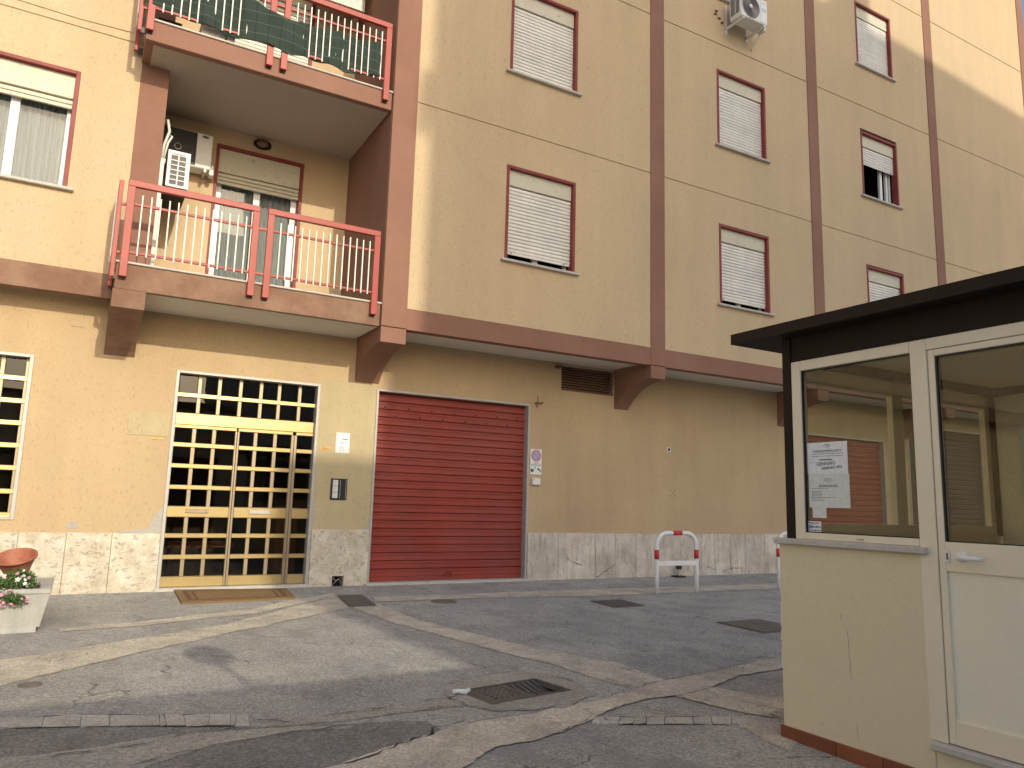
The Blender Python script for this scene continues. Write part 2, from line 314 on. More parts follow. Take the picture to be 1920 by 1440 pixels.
def rough_line(pts, step=.10, amp=.012):
    out = []
    for i in range(len(pts)-1):
        a, b = Vector(pts[i]), Vector(pts[i+1]); d = b-a; n = max(1, int(d.length/step)); nn = Vector((-d.y, d.x)).normalized()
        for k in range(n): out.append(a+d*(k/n)+nn*random.uniform(-amp, amp))
    out.append(Vector(pts[-1])); return [(p.x, p.y) for p in out]
def strip(name, up, lo, dz, mat, amp=.018):
    U = rough_line(rough_line([gp(*p) for p in up], .28, amp*1.3), .05, amp*.6); Lo = rough_line(rough_line([gp(*p) for p in lo], .28, amp*1.3), .05, amp*.6)
    return ground_fill(name, U+Lo[::-1], [], dz, mat)
def crack(px, wd=.012, dz=.011, amp=.02):
    P = rough_line([gp(*p) for p in px], .06, amp); v = []; f = []
    for i, p in enumerate(P):
        a = Vector(P[max(i-1, 0)]); b = Vector(P[min(i+1, len(P)-1)]); d = (b-a).normalized(); n = Vector((-d.y, d.x))
        ww = wd*.75*max(0.06, random.uniform(-.5, 1))*(0.25 if i in (0, len(P)-1) else 1)
        for s_ in (-1, 1): q = Vector(p)+n*ww*s_*.5; v.append((q.x, q.y, gz(q.y)+dz))
        if i: f.append((2*i-2, 2*i-1, 2*i+1, 2*i))
    return tag(mesh('asphalt_crack', v, f, m_crack), kind='structure')
strip('concrete_strip', [(-160, 1266), (0, 1239), (187, 1209), (422, 1171), (628, 1118)], [(-160, 1322), (0, 1286), (187, 1242), (459, 1181), (656, 1141)], .004, m_conc)
strip('concrete_strip', [(112, 1179), (262, 1166), (469, 1143), (562, 1122), (628, 1112)], [(112, 1186), (262, 1174), (469, 1152), (562, 1132), (624, 1119)], .004, m_conc)
strip('concrete_strip', [(707, 1132), (780, 1160), (947, 1203), (1120, 1237), (1160, 1243), (1250, 1277)], [(657, 1140), (733, 1168), (853, 1200), (1040, 1247), (1120, 1272), (1192, 1293)], .004, m_conc)
strip('concrete_strip', [(560, 1460), (640, 1437), (720, 1408), (805, 1378), (870, 1355), (1000, 1340), (1050, 1329), (1134, 1311), (1198, 1290), (1253, 1276), (1309, 1266), (1380, 1250), (1490, 1227), (1600, 1205)],
      [(840, 1460), (930, 1405), (1000, 1392), (1050, 1374), (1113, 1345), (1161, 1326), (1221, 1311), (1272, 1305), (1330, 1290), (1393, 1268), (1490, 1250), (1600, 1227)], .008, m_conc)
strip('concrete_strip', [(1300, 1292), (1340, 1290), (1414, 1305), (1490, 1309)], [(1262, 1306), (1314, 1320), (1401, 1341), (1490, 1352)], .0055, m_conc)
strip('concrete_strip', [(700, 1120), (980, 1110), (1120, 1105), (1180, 1103), (1300, 1100), (1490, 1092), (1700, 1084)], [(706, 1128), (913, 1121), (1120, 1118), (1224, 1114), (1310, 1110), (1490, 1102), (1700, 1093)], .004, m_conc)
strip('concrete_repair', [(835, 1288), (870, 1276), (940, 1264), (990, 1263), (1040, 1270), (1085, 1283), (1112, 1300)],
      [(835, 1306), (862, 1310), (915, 1330), (940, 1333), (1010, 1328), (1085, 1317), (1112, 1303)], .002, m_conc2) if False else None
def ring_patch():
    outer = rough_line([gp(*p) for p in ((830, 1286), (880, 1273), (945, 1262), (1000, 1261), (1050, 1269), (1090, 1283), (1115, 1304), (1070, 1322), (1000, 1332), (930, 1335), (880, 1325), (838, 1308), (830, 1286))], .08, .015)[:-1]
    ground_fill('concrete_repair', outer, [GRATE], .004, m_conc2)
ring_patch()
strip('concrete_repair', [(500, 1346), (640, 1338), (860, 1312)], [(500, 1366), (640, 1352), (872, 1322)], .003, m_conc2)
strip('concrete_repair', [(-100, 1432), (120, 1410), (330, 1378), (560, 1361), (660, 1362)], [(-100, 1460), (250, 1445), (400, 1400), (560, 1372), (660, 1366)], .003, m_conc2)
strip('concrete_repair', [(1398, 1342), (1470, 1372), (1500, 1390)], [(1385, 1358), (1440, 1392), (1480, 1410)], .003, m_conc)
for px_, wd in (([(470, 1352), (560, 1356), (640, 1340), (760, 1322), (862, 1306)], .02), ([(500, 1366), (640, 1354), (760, 1338), (872, 1322)], .012), ([(640, 1437), (720, 1409), (805, 1379), (812, 1368), (870, 1354)], .03),
                ([(0, 1440), (140, 1414), (260, 1400), (340, 1380), (470, 1366)], .018), ([(230, 1440), (400, 1402), (560, 1374), (660, 1362)], .018), ([(830, 1286), (880, 1273), (945, 1262), (1000, 1261), (1050, 1269), (1090, 1283)], .012),
                ([(838, 1308), (880, 1325), (930, 1335), (1000, 1332), (1070, 1322), (1112, 1306)], .012), ([(1020, 1274), (1050, 1272), (1070, 1280), (1110, 1284)], .012), ([(1098, 1262), (1120, 1270), (1190, 1290)], .022),
                ([(1190, 1290), (1235, 1278), (1253, 1276)], .016), ([(1050, 1374), (1113, 1345), (1161, 1326), (1221, 1311), (1272, 1305)], .014), ([(1272, 1305), (1314, 1320), (1401, 1341), (1475, 1352)], .016),
                ([(657, 1140), (733, 1168), (853, 1200), (1040, 1247), (1120, 1272)], .010), ([(707, 1132), (780, 1160), (947, 1203), (1120, 1237)], .010), ([(1000, 1340), (1134, 1311), (1198, 1290)], .012),
                ([(655, 1282), (690, 1290), (700, 1296)], .012), ([(840, 1372), (900, 1352), (1000, 1341)], .012), ([(760, 1350), (765, 1372)], .006), ([(855, 1345), (870, 1356), (960, 1352)], .008),
                ([(0, 1286), (187, 1242), (459, 1181), (656, 1141)], .010), ([(706, 1128), (913, 1121), (1120, 1118), (1224, 1114)], .008), ([(1110, 1086), (1145, 1100), (1200, 1110)], .012),
                ([(935, 1318), (930, 1336)], .006), ([(1253, 1276), (1380, 1250), (1475, 1230)], .010), ([(1330, 1290), (1393, 1268), (1475, 1253)], .010)):
    crack(px_, wd)
m_asph2 = pm('asphalt_dark', (.21, .203, .188), .92, var=.18, scale=1.1, fine=.30, fscale=48, bump=1.0, bdist=.010, bscale=75, spots=.4, sp_scale=(3.2, 1.6, 2), sp_lo=.55, sp_col=(.15, .146, .138), tint=(.27, .26, .235), tint_scale=1.5, tint_amt=.7, speck=.20, speck_scale=120, cracks=.8)
strip('asphalt_patch', [(-200, 1369), (0, 1367), (200, 1363), (480, 1362), (640, 1356), (740, 1352), (800, 1352)], [(-200, 1520), (400, 1520), (560, 1462), (640, 1440), (720, 1413), (795, 1387), (830, 1370)], .0015, m_asph2)
# flush kerb stones
def kerb(xs, top, bot):
    k = tag(link(bpy.data.objects.new('kerb', None), None, (*gp(xs[0], top(xs[0])), gz(gp(xs[0], top(xs[0]))[1]))), kind='structure')
    strip('kerb_joint', [(x_, top(x_)-1.5) for x_ in xs[1:-1]], [(x_, bot(x_)+1.5) for x_ in xs[1:-1]], .003, m_crack, .006)
    osl = 0
    for a, b in zip(xs[:-1], xs[1:]):
        g = random.uniform(.3, .9); sl = random.uniform(-5, 5)
        jt = lambda: random.uniform(-1.6, 1.6); q = [gp(a+g+osl, top(a)+jt()), gp(b-g+sl, top(b)+jt()), gp(b-g, bot(b)+jt()), gp(a+g, bot(a)+jt())]; osl = sl; h = random.uniform(.0065, .0085)
        mb = MB(); mb.v = [(x, y, gz(y)-.01) for x, y in q]+[(x, y, gz(y)+h) for x, y in q]
        mb.f = [(4, 5, 6, 7), (0, 1, 5, 4), (1, 2, 6, 5), (2, 3, 7, 6), (3, 0, 4, 7)]; mb.build('kerb_stone', m_kerb, k)
kerb([-180, -60, 0, 78, 150, 204, 300, 312, 348, 390, 432, 440, 468], lambda x: 1350-(8 if x > 150 else 8*max(0, x)/150), lambda x: 1366-(4 if x > 200 else 4*max(0, x)/200))
kerb([1110, 1160, 1187, 1212, 1246, 1300, 1336, 1372, 1402], lambda x: 1346+max(0, x-1300)*.02, lambda x: 1358.5)

# ------------------------------------------------------------------ the apartment building
B = thing('apartment_building', (8, 11, 0), 'beige stucco apartment block with brown pilasters, red balconies and ground floor shutters', 'building')
Y0, YLF, YW, YBK = 9.98, 10.61, 11.0, 12.0
TOP = 19.6
ZG = [7.147, 10.262, 13.377, 16.49]                      # horizontal joints between the storeys
COLX = [(3.52, 3.90), (8.39, 8.71), (12.66, 12.97), (17.0, 17.32), (21.53, 21.85)]
ZW = [5.0, 8.15, 11.265, 14.38]                          # window sills
# lower wall
LATT = (-2.45, -.575, .885, 2.905); DOOR = (1.055, 3.015, -.02, 2.90); GAR = (3.878, 6.61, -.02, 2.92)
GAR2 = (13.35, 16.2, -.02, 2.91); GAR3 = (17.1, 20.37, -.02, 3.36)
holed('lower_wall', m_low, -14, 21.85, -.25, 3.72, YW, .22, [LATT, DOOR, GAR, GAR2, GAR3, (3.36, 3.52, .0, .14), (7.235, 8.372, 3.235, 3.66)], B)
box('repainted_wall', m_patch, 3.02, 3.874, YW-.003, YW+.05, .80, 2.968, B)
box('end_wall', m_stucco, 21.55, 21.84, YLF+.6, 22, -.2, TOP, B); box('core_wall', m_dark, -13.9, 21.5, 16.5, 17, -.2, TOP, B)
# upper wall panels, one per bay and storey, with a recessed joint between them
bays = [(3.90, 8.39, 5.465, 6.785), (8.71, 12.66, 10.045, 11.375), (12.97, 17.0, 14.385, 15.68), (17.32, 21.53, None, None)]
zlev = [3.975] + ZG + [TOP]
for (x0, x1, wx0, wx1) in bays:
    for i in range(len(zlev)-1):
        a = zlev[i] + (.011 if i else 0); b = zlev[i+1] - (.011 if i < len(zlev)-2 else 0); h = []
        if wx0 and i < 4: h = [(wx0, wx1, ZW[i], ZW[i]+1.565)]
        holed('wall_panel', m_stucco, x0, x1, a, b, Y0, .14, h, B)
    for z in ZG: box('wall_joint', m_low, x0, x1, Y0+.012, Y0+.10, z-.0105, z+.0105, B)
for (a, b) in COLX:
    box('pilaster', m_brown, a, b, Y0-.018, Y0+.35, 3.662, TOP, B, .006)
    prof = [(9.965, 3.652), (9.965, 3.434), (10.10, 3.43), (10.26, 3.407), (10.42, 3.37), (10.555, 3.318), (10.72, 3.235), (10.86, 3.14), (10.95, 3.05), (11.02, 2.965), (11.02, 3.70), (10.2, 3.70), (10.2, 3.652)]
    n = len(prof); mesh('bracket', [(a+.002, y, z) for y, z in prof]+[(b-.002, y, z) for y, z in prof], [tuple(range(n)), tuple(range(2*n-1, n-1, -1))]+[(i, (i+1) % n, n+(i+1) % n, n+i) for i in range(n)], m_brown, B)
for x0, x1 in ((3.90, 8.39), (8.71, 12.66), (12.97, 17.0), (17.32, 21.53)):
    box('band_course', m_brown, x0, x1, Y0-.006, Y0+.16, 3.655, 3.962, B); box('band_ledge', m_stucco, x0, x1, Y0-.012, Y0+.10, 3.962, 3.976, B)
    box('soffit', m_soffit, x0, x1, Y0+.16, YW+.02, 3.705, 3.80, B)
# left part
zl = [3.96] + ZG + [TOP]
for i in range(len(zl)-1):
    a = zl[i] + (.011 if i else 0); b = zl[i+1] - (.011 if i < len(zl)-2 else 0)
    holed('wall_panel', m_stucco, -14, .235, a, b, YLF, .14, [(-1.76, -.44, ZW[min(i, 3)]-.02, ZW[min(i, 3)]+1.545)] if i < 4 else [], B)
for z in ZG: box('wall_joint', m_low, -14, .235, YLF+.012, YLF+.10, z-.0105, z+.0105, B)
box('band_course', m_brown2, -14, .17, YLF-.006, YLF+.16, 3.655, 3.962, B); box('soffit', m_soffit, -14, .17, YLF+.16, YW+.02, 3.705, 3.80, B)
box('pilaster', m_brown, .235, .575, YLF-.004, YBK, 3.99, TOP, B, .004)
a, b = .172, .53
prof = [(9.955, 3.642), (9.955, 3.42), (10.10, 3.415), (10.26, 3.395), (10.42, 3.36), (10.555, 3.31), (10.72, 3.23), (10.86, 3.14), (10.95, 3.06), (11.02, 2.975), (11.02, 3.70), (10.2, 3.70), (10.2, 3.642)]
n = len(prof); mesh('bracket', [(a, y, z) for y, z in prof]+[(b, y, z) for y, z in prof], [tuple(range(n)), tuple(range(2*n-1, n-1, -1))]+[(i, (i+1) % n, n+(i+1) % n, n+i) for i in range(n)], m_brown2, B)
# loggia walls
for i, (za, zb) in enumerate(((3.97, 6.93), (7.17, 10.2), (10.4, 13.4), (13.5, TOP))):
    holed('loggia_wall', m_stucco, .56, 3.53, za, zb, YBK, .16, [(1.41, 2.77, za+.0, za+2.69)] if i < 2 else [], B)
box('loggia_side_wall', m_brown, 3.515, 3.60, Y0+.02, YBK+.2, 3.66, TOP, B)
def slab(z0, z1, xl, front_mat):
    s = box('balcony_slab', front_mat, xl, 3.50, Y0, YW+.02, z0, z1, B, .006)
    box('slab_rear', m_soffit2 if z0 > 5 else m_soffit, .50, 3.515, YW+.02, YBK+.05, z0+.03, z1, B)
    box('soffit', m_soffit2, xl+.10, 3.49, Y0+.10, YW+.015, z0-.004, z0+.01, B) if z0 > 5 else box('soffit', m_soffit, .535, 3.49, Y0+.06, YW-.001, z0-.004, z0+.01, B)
    box('slab_coping', m_sill, xl-.012, 3.512, Y0-.022, YW, z1, z1+.028, B, .006)
    return s
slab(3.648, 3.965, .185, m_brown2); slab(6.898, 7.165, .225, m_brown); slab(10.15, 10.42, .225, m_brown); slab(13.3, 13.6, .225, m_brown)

# ---- windows with roller shutters
def slat_mesh(name, wdt, h, mat, t=.012):
    prof = [(.004, 0), (-t*.8, h*.05), (-t, h*.3), (-t, h*.62), (-t*.7, h*.82), (.016, h*.845), (.016, h*1.06), (.024, h*1.06), (.024, 0)]
    n = len(prof); v = [(-wdt/2, y, z) for y, z in prof]+[(wdt/2, y, z) for y, z in prof]
    f = [tuple(range(n)), tuple(range(2*n-1, n-1, -1))]+[(i, (i+1) % n, n+(i+1) % n, n+i) for i in range(n)]
    me = bpy.data.meshes.new(name); me.from_pydata(v, [], f); bm = bmesh.new(); bm.from_mesh(me); bmesh.ops.recalc_face_normals(bm, faces=bm.faces); bm.to_mesh(me); bm.free()
    me.materials.append(mat); return me
SL = {}
def slats(parent, x0, x1, y, zbot, ztop, h, mat, name='slat'):
    k = (round(x1-x0, 3), round(h, 4), mat.name)
    if k not in SL: SL[k] = slat_mesh(name, x1-x0, h, mat)
    z = ztop - h
    while z > zbot - h*.5:
        link(bpy.data.objects.new(name, SL[k]), parent, ((x0+x1)/2, y, z)); z -= h
    return z + h
def window(x0, x1, z0, z1, yf, gap, boxh=.31, curtain=False, fr=.05, openpane=False):
    wn = link(bpy.data.objects.new('window', None), B, ((x0+x1)/2, yf, z0))
    for nm, a in (('frame_jamb', (x0, x0+fr, z0, z1)), ('frame_jamb', (x1-fr, x1, z0, z1)), ('frame_head', (x0+fr, x1-fr, z1-fr, z1))):
        box(nm, m_frame, a[0], a[1], yf-.012, yf+.13, a[2], a[3], wn, .004)
    box('sill', m_sill, x0-.075, x1+.075, yf-.065, yf+.16, z0-.038, z0, wn, .006)
    xi0, xi1, zt = x0+fr, x1-fr, z1-fr
    box('roller_box', m_box, xi0, xi1, yf+.055, yf+.30, zt-boxh+fr, zt, wn, .004)
    zb = zt-boxh+fr-.012
    if gap < 1.0:
        e = slats(wn, xi0, xi1, yf+.085, z0+gap+.03, zb, .060, m_slat)
        box('shutter_rail', m_slat, xi0, xi1, yf+.078, yf+.10, e-.042, e-.002, wn, .003)
        for fx in (.09, .91): box('stopper', m_black, xi0+(xi1-xi0)*fx-.008, xi0+(xi1-xi0)*fx+.008, yf+.068, yf+.079, e-.026, e-.01, wn)
    else:
        slats(wn, xi0, xi1, yf+.085, zb-.11, zb, .060, m_box)
    # sashes
    yg = yf+.17; mid = (xi0+xi1)/2
    box('sash_rail', m_white, xi0, xi1, yg, yg+.05, z0, z0+.055, wn, .004); box('sash_rail', m_white, xi0, xi1, yg, yg+.05, zb-.07, zb-.01, wn, .004)
    if openpane: vb = ((xi0, xi0+.05), (mid+.22, mid+.30), (xi1-.16, xi1-.10), (xi1-.05, xi1))
    else: vb = ((xi0, xi0+.055), (mid-.05, mid+.05), (xi1-.055, xi1))
    for (p, q) in vb: box('sash_stile', m_white, p, q, yg-.004, yg+.054, z0+.055, zb-.07, wn, .004)
    if not openpane:
        for (p, q) in ((xi0+.055, mid-.05), (mid+.05, xi1-.055)): box('pane', m_glass, p, q, yg+.02, yg+.026, z0+.055, zb-.07, wn)
    if curtain: curtain_sheet(wn, xi0, xi1, yg+.10, z0+.06, zb)
    # the dark room
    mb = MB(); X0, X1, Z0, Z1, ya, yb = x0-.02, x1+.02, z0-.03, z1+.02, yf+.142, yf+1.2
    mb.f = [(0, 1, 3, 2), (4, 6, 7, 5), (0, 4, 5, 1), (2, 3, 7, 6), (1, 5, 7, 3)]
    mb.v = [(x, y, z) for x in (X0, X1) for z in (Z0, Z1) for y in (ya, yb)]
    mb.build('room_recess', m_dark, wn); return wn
def curtain_sheet(parent, x0, x1, y, z0, z1, n=90, amp=.022, per=.085):
    v = []; f = []
    for i in range(n+1):
        x = x0+(x1-x0)*i/n; yy = y+amp*math.sin(2*math.pi*x/per+1.5*math.sin(x*9))+.006*random.uniform(-1, 1)
        for z in (z0, (z0+z1)/2, z1): v.append((x+(.006*math.sin(i) if z < z1 else 0), yy if z < z1 else y+amp*.5*math.sin(2*math.pi*x/per), z))
        if i: b_ = 3*i; f += [(b_-3, b_, b_+1, b_-2), (b_-2, b_+1, b_+2, b_-1)]
    return mesh('curtain', v, f, m_curt, parent, True)
window(5.465, 6.785, ZW[0], ZW[0]+1.565, Y0, .125)
window(5.465, 6.785, ZW[1]+.02, ZW[1]+1.565, Y0, -.02)
window(5.465, 6.785, ZW[2], ZW[2]+1.565, Y0, -.02)
window(10.045, 11.375, ZW[0]-.005, ZW[0]+1.555, Y0, .11)
window(10.045, 11.375, ZW[1]-.01, ZW[1]+1.562, Y0, -.02)
window(10.045, 11.375, ZW[2]-.0, ZW[2]+1.565, Y0, .4)
window(14.385, 15.68, ZW[0], ZW[0]+1.54, Y0, .02)
window(14.385, 15.68, ZW[1]-.02, ZW[1]+1.50, Y0, .78, openpane=True)
window(14.385, 15.68, ZW[2]-.005, ZW[2]+1.565, Y0, -.02)
window(-1.76, -.44, 4.98, 6.545, YLF, 9, boxh=.36, curtain=True)

# ---- balcony doors
def balcony_door(zf, closed):
    d = link(bpy.data.objects.new('balcony_door', None), B, (2.09, YBK, zf)); x0, x1, zt = 1.41, 2.77, zf+2.69
    for nm, a in (('frame_jamb', (x0, x0+.05, zf, zt)), ('frame_jamb', (x1-.05, x1, zf, zt)), ('frame_head', (x0+.05, x1-.05, zt-.05, zt))):
        box(nm, m_frame, a[0], a[1], YBK-.012, YBK+.15, a[2], a[3], d, .004)
    box('roller_box', m_box, x0+.05, x1-.05, YBK+.04, YBK+.3, zt-.43, zt-.05, d, .004); zb = zt-.44
    if closed: slats(d, x0+.05, x1-.05, YBK+.06, zf+.05, zb, .060, m_slat)
    else: slats(d, x0+.05, x1-.05, YBK+.06, zb-.20, zb, .060, m_box)
    yg = YBK+.14
    for p, q in ((x0+.05, x0+.14), (2.04, 2.14), (x1-.14, x1-.05)): box('stile', m_white, p, q, yg, yg+.05, zf, zb, d, .004)
    for z in (zf, zb-.10): box('rail', m_white, x0+.14, x1-.14, yg+.003, yg+.047, z, z+.09, d, .004)
    for p, q in ((x0+.14, 2.04), (2.14, x1-.14)): box('pane', m_glass, p, q, yg+.02, yg+.026, zf+.09, zb-.10, d)
    if not closed: curtain_sheet(d, x0+.1, x1-.1, yg+.12, zf+.02, zb-.05)
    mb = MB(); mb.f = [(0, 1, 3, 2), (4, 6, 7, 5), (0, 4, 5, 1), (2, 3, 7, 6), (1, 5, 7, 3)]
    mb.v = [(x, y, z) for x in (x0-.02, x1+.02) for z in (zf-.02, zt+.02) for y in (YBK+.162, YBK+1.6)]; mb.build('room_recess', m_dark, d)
balcony_door(3.972, False); balcony_door(7.172, True)

# ---- balcony railings
def railing(zt, zp):
    r = link(bpy.data.objects.new('balcony_railing', None), B, (1.8, 9.93, zp)); y0, y1 = 9.905, 9.958
    zu, zlw, zbt, zbb = zt-.295, zt-.90, zt-.175, zt-.94
    for (a, b, nb, first) in ((.215, 1.768, 13, .386), (1.872, 3.425, 14, 2.044)):
        for (p, q) in ((a, a+.085), (b-.085, b)): box('post', m_red, p, q, y0, y1, zp, zt-.08, r, .004)
        box('top_rail', m_red, a, b, y0-.002, y1+.002, zt-.08, zt, r, .005)
        for z in (zu, zlw): box('cross_rail', m_red, a+.085, b-.085, y0+.014, y0+.044, z-.016, z+.016, r, .003)
        for k in range(nb):
            x = first+k*(.0945 if nb == 14 else .1015); box('baluster', m_slat, x-.0085, x+.0085, y0-.006, y0+.011, zbb, zbt, r, .003)
        for p in (a+.0425, b-.0425): box('post_bracket', m_black, p-.03, p+.03, y1, Y0+.001, zp-.022, zp+.06, r)
    for z in (zu, zlw): box('rail_link', m_red, 1.768, 1.872, y0+.014, y0+.044, z-.016, z+.016, r)
    # short return on the free end
    xs = .145
    for ya, yb in ((9.985, 10.045), (10.50, 10.56)): box('post', m_red, xs-.025, xs+.025, ya, yb, zp, zt-.0, r, .004)
    box('top_rail', m_red, xs-.025, xs+.025, 10.045, 10.50, zt-.08, zt, r, .004)
    for z in (zu, zlw):
        box('cross_rail', m_red, xs-.015, xs+.015, 10.045, 10.50, z-.016, z+.016, r); box('rail_link', m_red, xs+.025, .215, 10.0-.015, 10.0+.015, z-.016, z+.016, r)
    for k in range(4): box('baluster', m_slat, xs-.04, xs-.023, 10.10+.1*k-.008, 10.10+.1*k+.008, zbb, zbt, r, .003)
    for ya in (10.0, 10.515): box('post_bracket', m_black, xs+.02, .19 if zt < 6 else .23, ya, ya+.03, zp-.02, zp+.05, r)
railing(5.0, 3.79); railing(8.215, 6.998)

# ---- entrance door
ED = link(bpy.data.objects.new('entrance_door', None), B, (2.03, YW, 0))
for nm, a in (('stone_trim', (1.055, 1.098, 0, 2.90)), ('stone_trim', (2.972, 3.015, 0, 2.90)), ('stone_trim', (1.098, 2.972, 2.862, 2.90))):
    box(nm, m_alu, a[0], a[1], YW-.014, YW+.16, a[2], a[3], ED, .004)
box('threshold', m_sill, 1.03, 3.03, YW-.06, YW+.20, -.03, .038, ED, .006)
yb0 = 11.10
hz = [(2.58, .058), (1.905, .058), (1.623, .058), (1.34, .058), (.703, .058), (.426, .058)]
leaves = [(1.10, 1.885), (1.945, 2.66), (2.742, 2.97)]
for (z, h) in hz:
    for (p, q) in (leaves if z < 2.4 else [(1.10, 2.97)]): box('glazing_bar', m_gold, p, q, yb0-.030, yb0+.012, z-h/2, z+h/2, ED, .006)
box('transom', m_gold, 1.10, 2.97, yb0-.034, yb0+.03, 2.172, 2.337, ED, .010)
for (p, q) in leaves:
    box('kick_plate', m_gold, p, q, yb0-.030, yb0+.03, .043, .172, ED, .008); box('lock_rail', m_gold, p, q, yb0-.032, yb0+.03, .944, 1.089, ED, .008)
    box('top_rail', m_gold, p-.02, q+.02 if q < 2.9 else q, yb0-.028, yb0+.03, 2.130, 2.172, ED, .006)
for (p, q) in ((1.885, 1.912), (1.916, 1.945), (2.66, 2.699), (2.703, 2.742), (1.098, 1.112)): box('stile', m_gold2, p, q, yb0-.026, yb0+.035, .043, 2.130, ED, .004)
for x in (1.374, 1.632, 1.913, 2.192, 2.446, 2.739): box('mullion', m_gold2, x-.025, x+.025, yb0-.014, yb0+.03, 2.337, 2.862, ED, .004)
for x in (1.355, 1.612, 2.165, 2.435): box('mullion', m_gold2, x-.026, x+.026, yb0-.014, yb0+.03, .172, 2.130, ED, .004)
rows = [(.172, .397), (.455, .674), (.732, .944), (1.089, 1.311), (1.369, 1.594), (1.652, 1.876), (1.934, 2.13)]
cols = [(1.112, 1.329), (1.381, 1.586), (1.638, 1.885), (1.945, 2.139), (2.191, 2.409), (2.461, 2.66), (2.742, 2.97)]
for (a, b) in rows:
    for (p, q) in cols: box('pane', m_dglass, p, q, yb0+.016, yb0+.022, a-.03, b+.03, ED)
tx = [1.10, 1.374, 1.632, 1.913, 2.192, 2.446, 2.739, 2.97]
for (a, b) in ((2.337, 2.58), (2.58, 2.862)):
    for p, q in zip(tx[:-1], tx[1:]): box('pane', m_dglass, p+.02, q-.02, yb0+.016, yb0+.022, a, b, ED)
box('letter_slot', m_gold2, 1.335, 1.62, yb0-.046, yb0-.03, 1.0, 1.055, ED, .004); box('letter_slot', m_alu, 2.15, 2.435, yb0-.046, yb0-.03, 1.0, 1.055, ED, .004)
mb = MB(); mb.lathe([(.0, -.012), (.014, -.012), (.016, 0)], (1.975, yb0-.03, 1.01), 12, 'Y'); mb.build('lock', m_alu, ED)
mb = MB(); mb.lathe([(.0, -.012), (.014, -.012), (.016, 0)], (1.975, yb0-.03, 1.045), 12, 'Y'); mb.build('lock', m_alu, ED)
# the hall behind it
mb = MB(); mb.f = [(0, 1, 3, 2), (4, 6, 7, 5), (2, 3, 7, 6), (1, 5, 7, 3)]
mb.v = [(x, y, z) for x in (.4, 3.7) for z in (.02, 3.2) for y in (YW+.222, 16.0)]; mb.build('hall_wall', m_hall, ED)
box('hall_floor', m_hfloor, .4, 3.7, YW+.2, 16, -.05, .03, ED)
box('hall_ceiling_beam', m_hall, .4, 3.7, 13.0, 13.3, 2.6, 3.1, ED)
bench = thing('hall_bench', (1.9, 13.2, .03), 'orange wooden bench inside the hall behind the gold barred entrance', 'bench')
box('seat', m_wood, 1.35, 2.35, 13.0, 13.4, .42, .50, bench, .01)
for x in (1.42, 2.26): box('leg', m_wood, x-.03, x+.03, 13.03, 13.37, .03, .42, bench, .005)
cab = thing('hall_cabinet', (3.1, 13.0, .03), 'tall brown wooden cabinet standing in the hall behind the entrance', 'cabinet')
box('carcass', m_wood, 2.95, 3.30, 12.9, 13.4, .03, 1.05, cab, .01); box('top_board', m_sill, 2.93, 3.32, 12.88, 13.42, 1.05, 1.08, cab, .005)
# lattice window
LW = link(bpy.data.objects.new('lattice_window', None), B, (-1.5, YW, .9)); x0, x1, z0, z1 = LATT
for nm, a in (('stone_trim', (x0, x0+.045, z0, z1)), ('stone_trim', (x1-.045, x1, z0, z1)), ('stone_trim', (x0+.045, x1-.045, z1-.04, z1)), ('stone_trim', (x0+.045, x1-.045, z0, z0+.035))):
    box(nm, m_alu, a[0], a[1], YW-.014, YW+.16, a[2], a[3], LW, .004)
zs = [.943, 1.224, 1.507, 1.78, 2.055, 2.327, 2.607]
for z in zs: box('glazing_bar', m_gold, x0+.045, x1-.045, yb0-.03, yb0+.012, z-.03, z+.03, LW, .006)
vx = [x1-.057-.262*k for k in range(8)]
for i, x in enumerate(vx): box('mullion', m_gold2, x-.024, x+.024 if i else x+.012, yb0-.014, yb0+.03, z0+.035, z1-.04, LW, .004)
zz = [z0+.035]+zs+[z1-.04]
for a, b in zip(zz[:-1], zz[1:]):
    for q, p in zip(vx[:-1], vx[1:]): box('pane', m_dglass, p+.02, q-.02, yb0+.016, yb0+.022, a, b, LW)
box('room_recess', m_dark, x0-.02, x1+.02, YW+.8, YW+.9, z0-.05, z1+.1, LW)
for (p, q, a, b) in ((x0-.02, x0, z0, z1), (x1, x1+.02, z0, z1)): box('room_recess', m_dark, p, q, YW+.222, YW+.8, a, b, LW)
box('room_recess', m_dark, x0-.02, x1+.02, YW+.222, YW+.8, z1, z1+.02, LW); box('room_recess', m_wood, x0-.02, x1+.02, YW+.222, YW+.8, z0-.02, z0, LW)

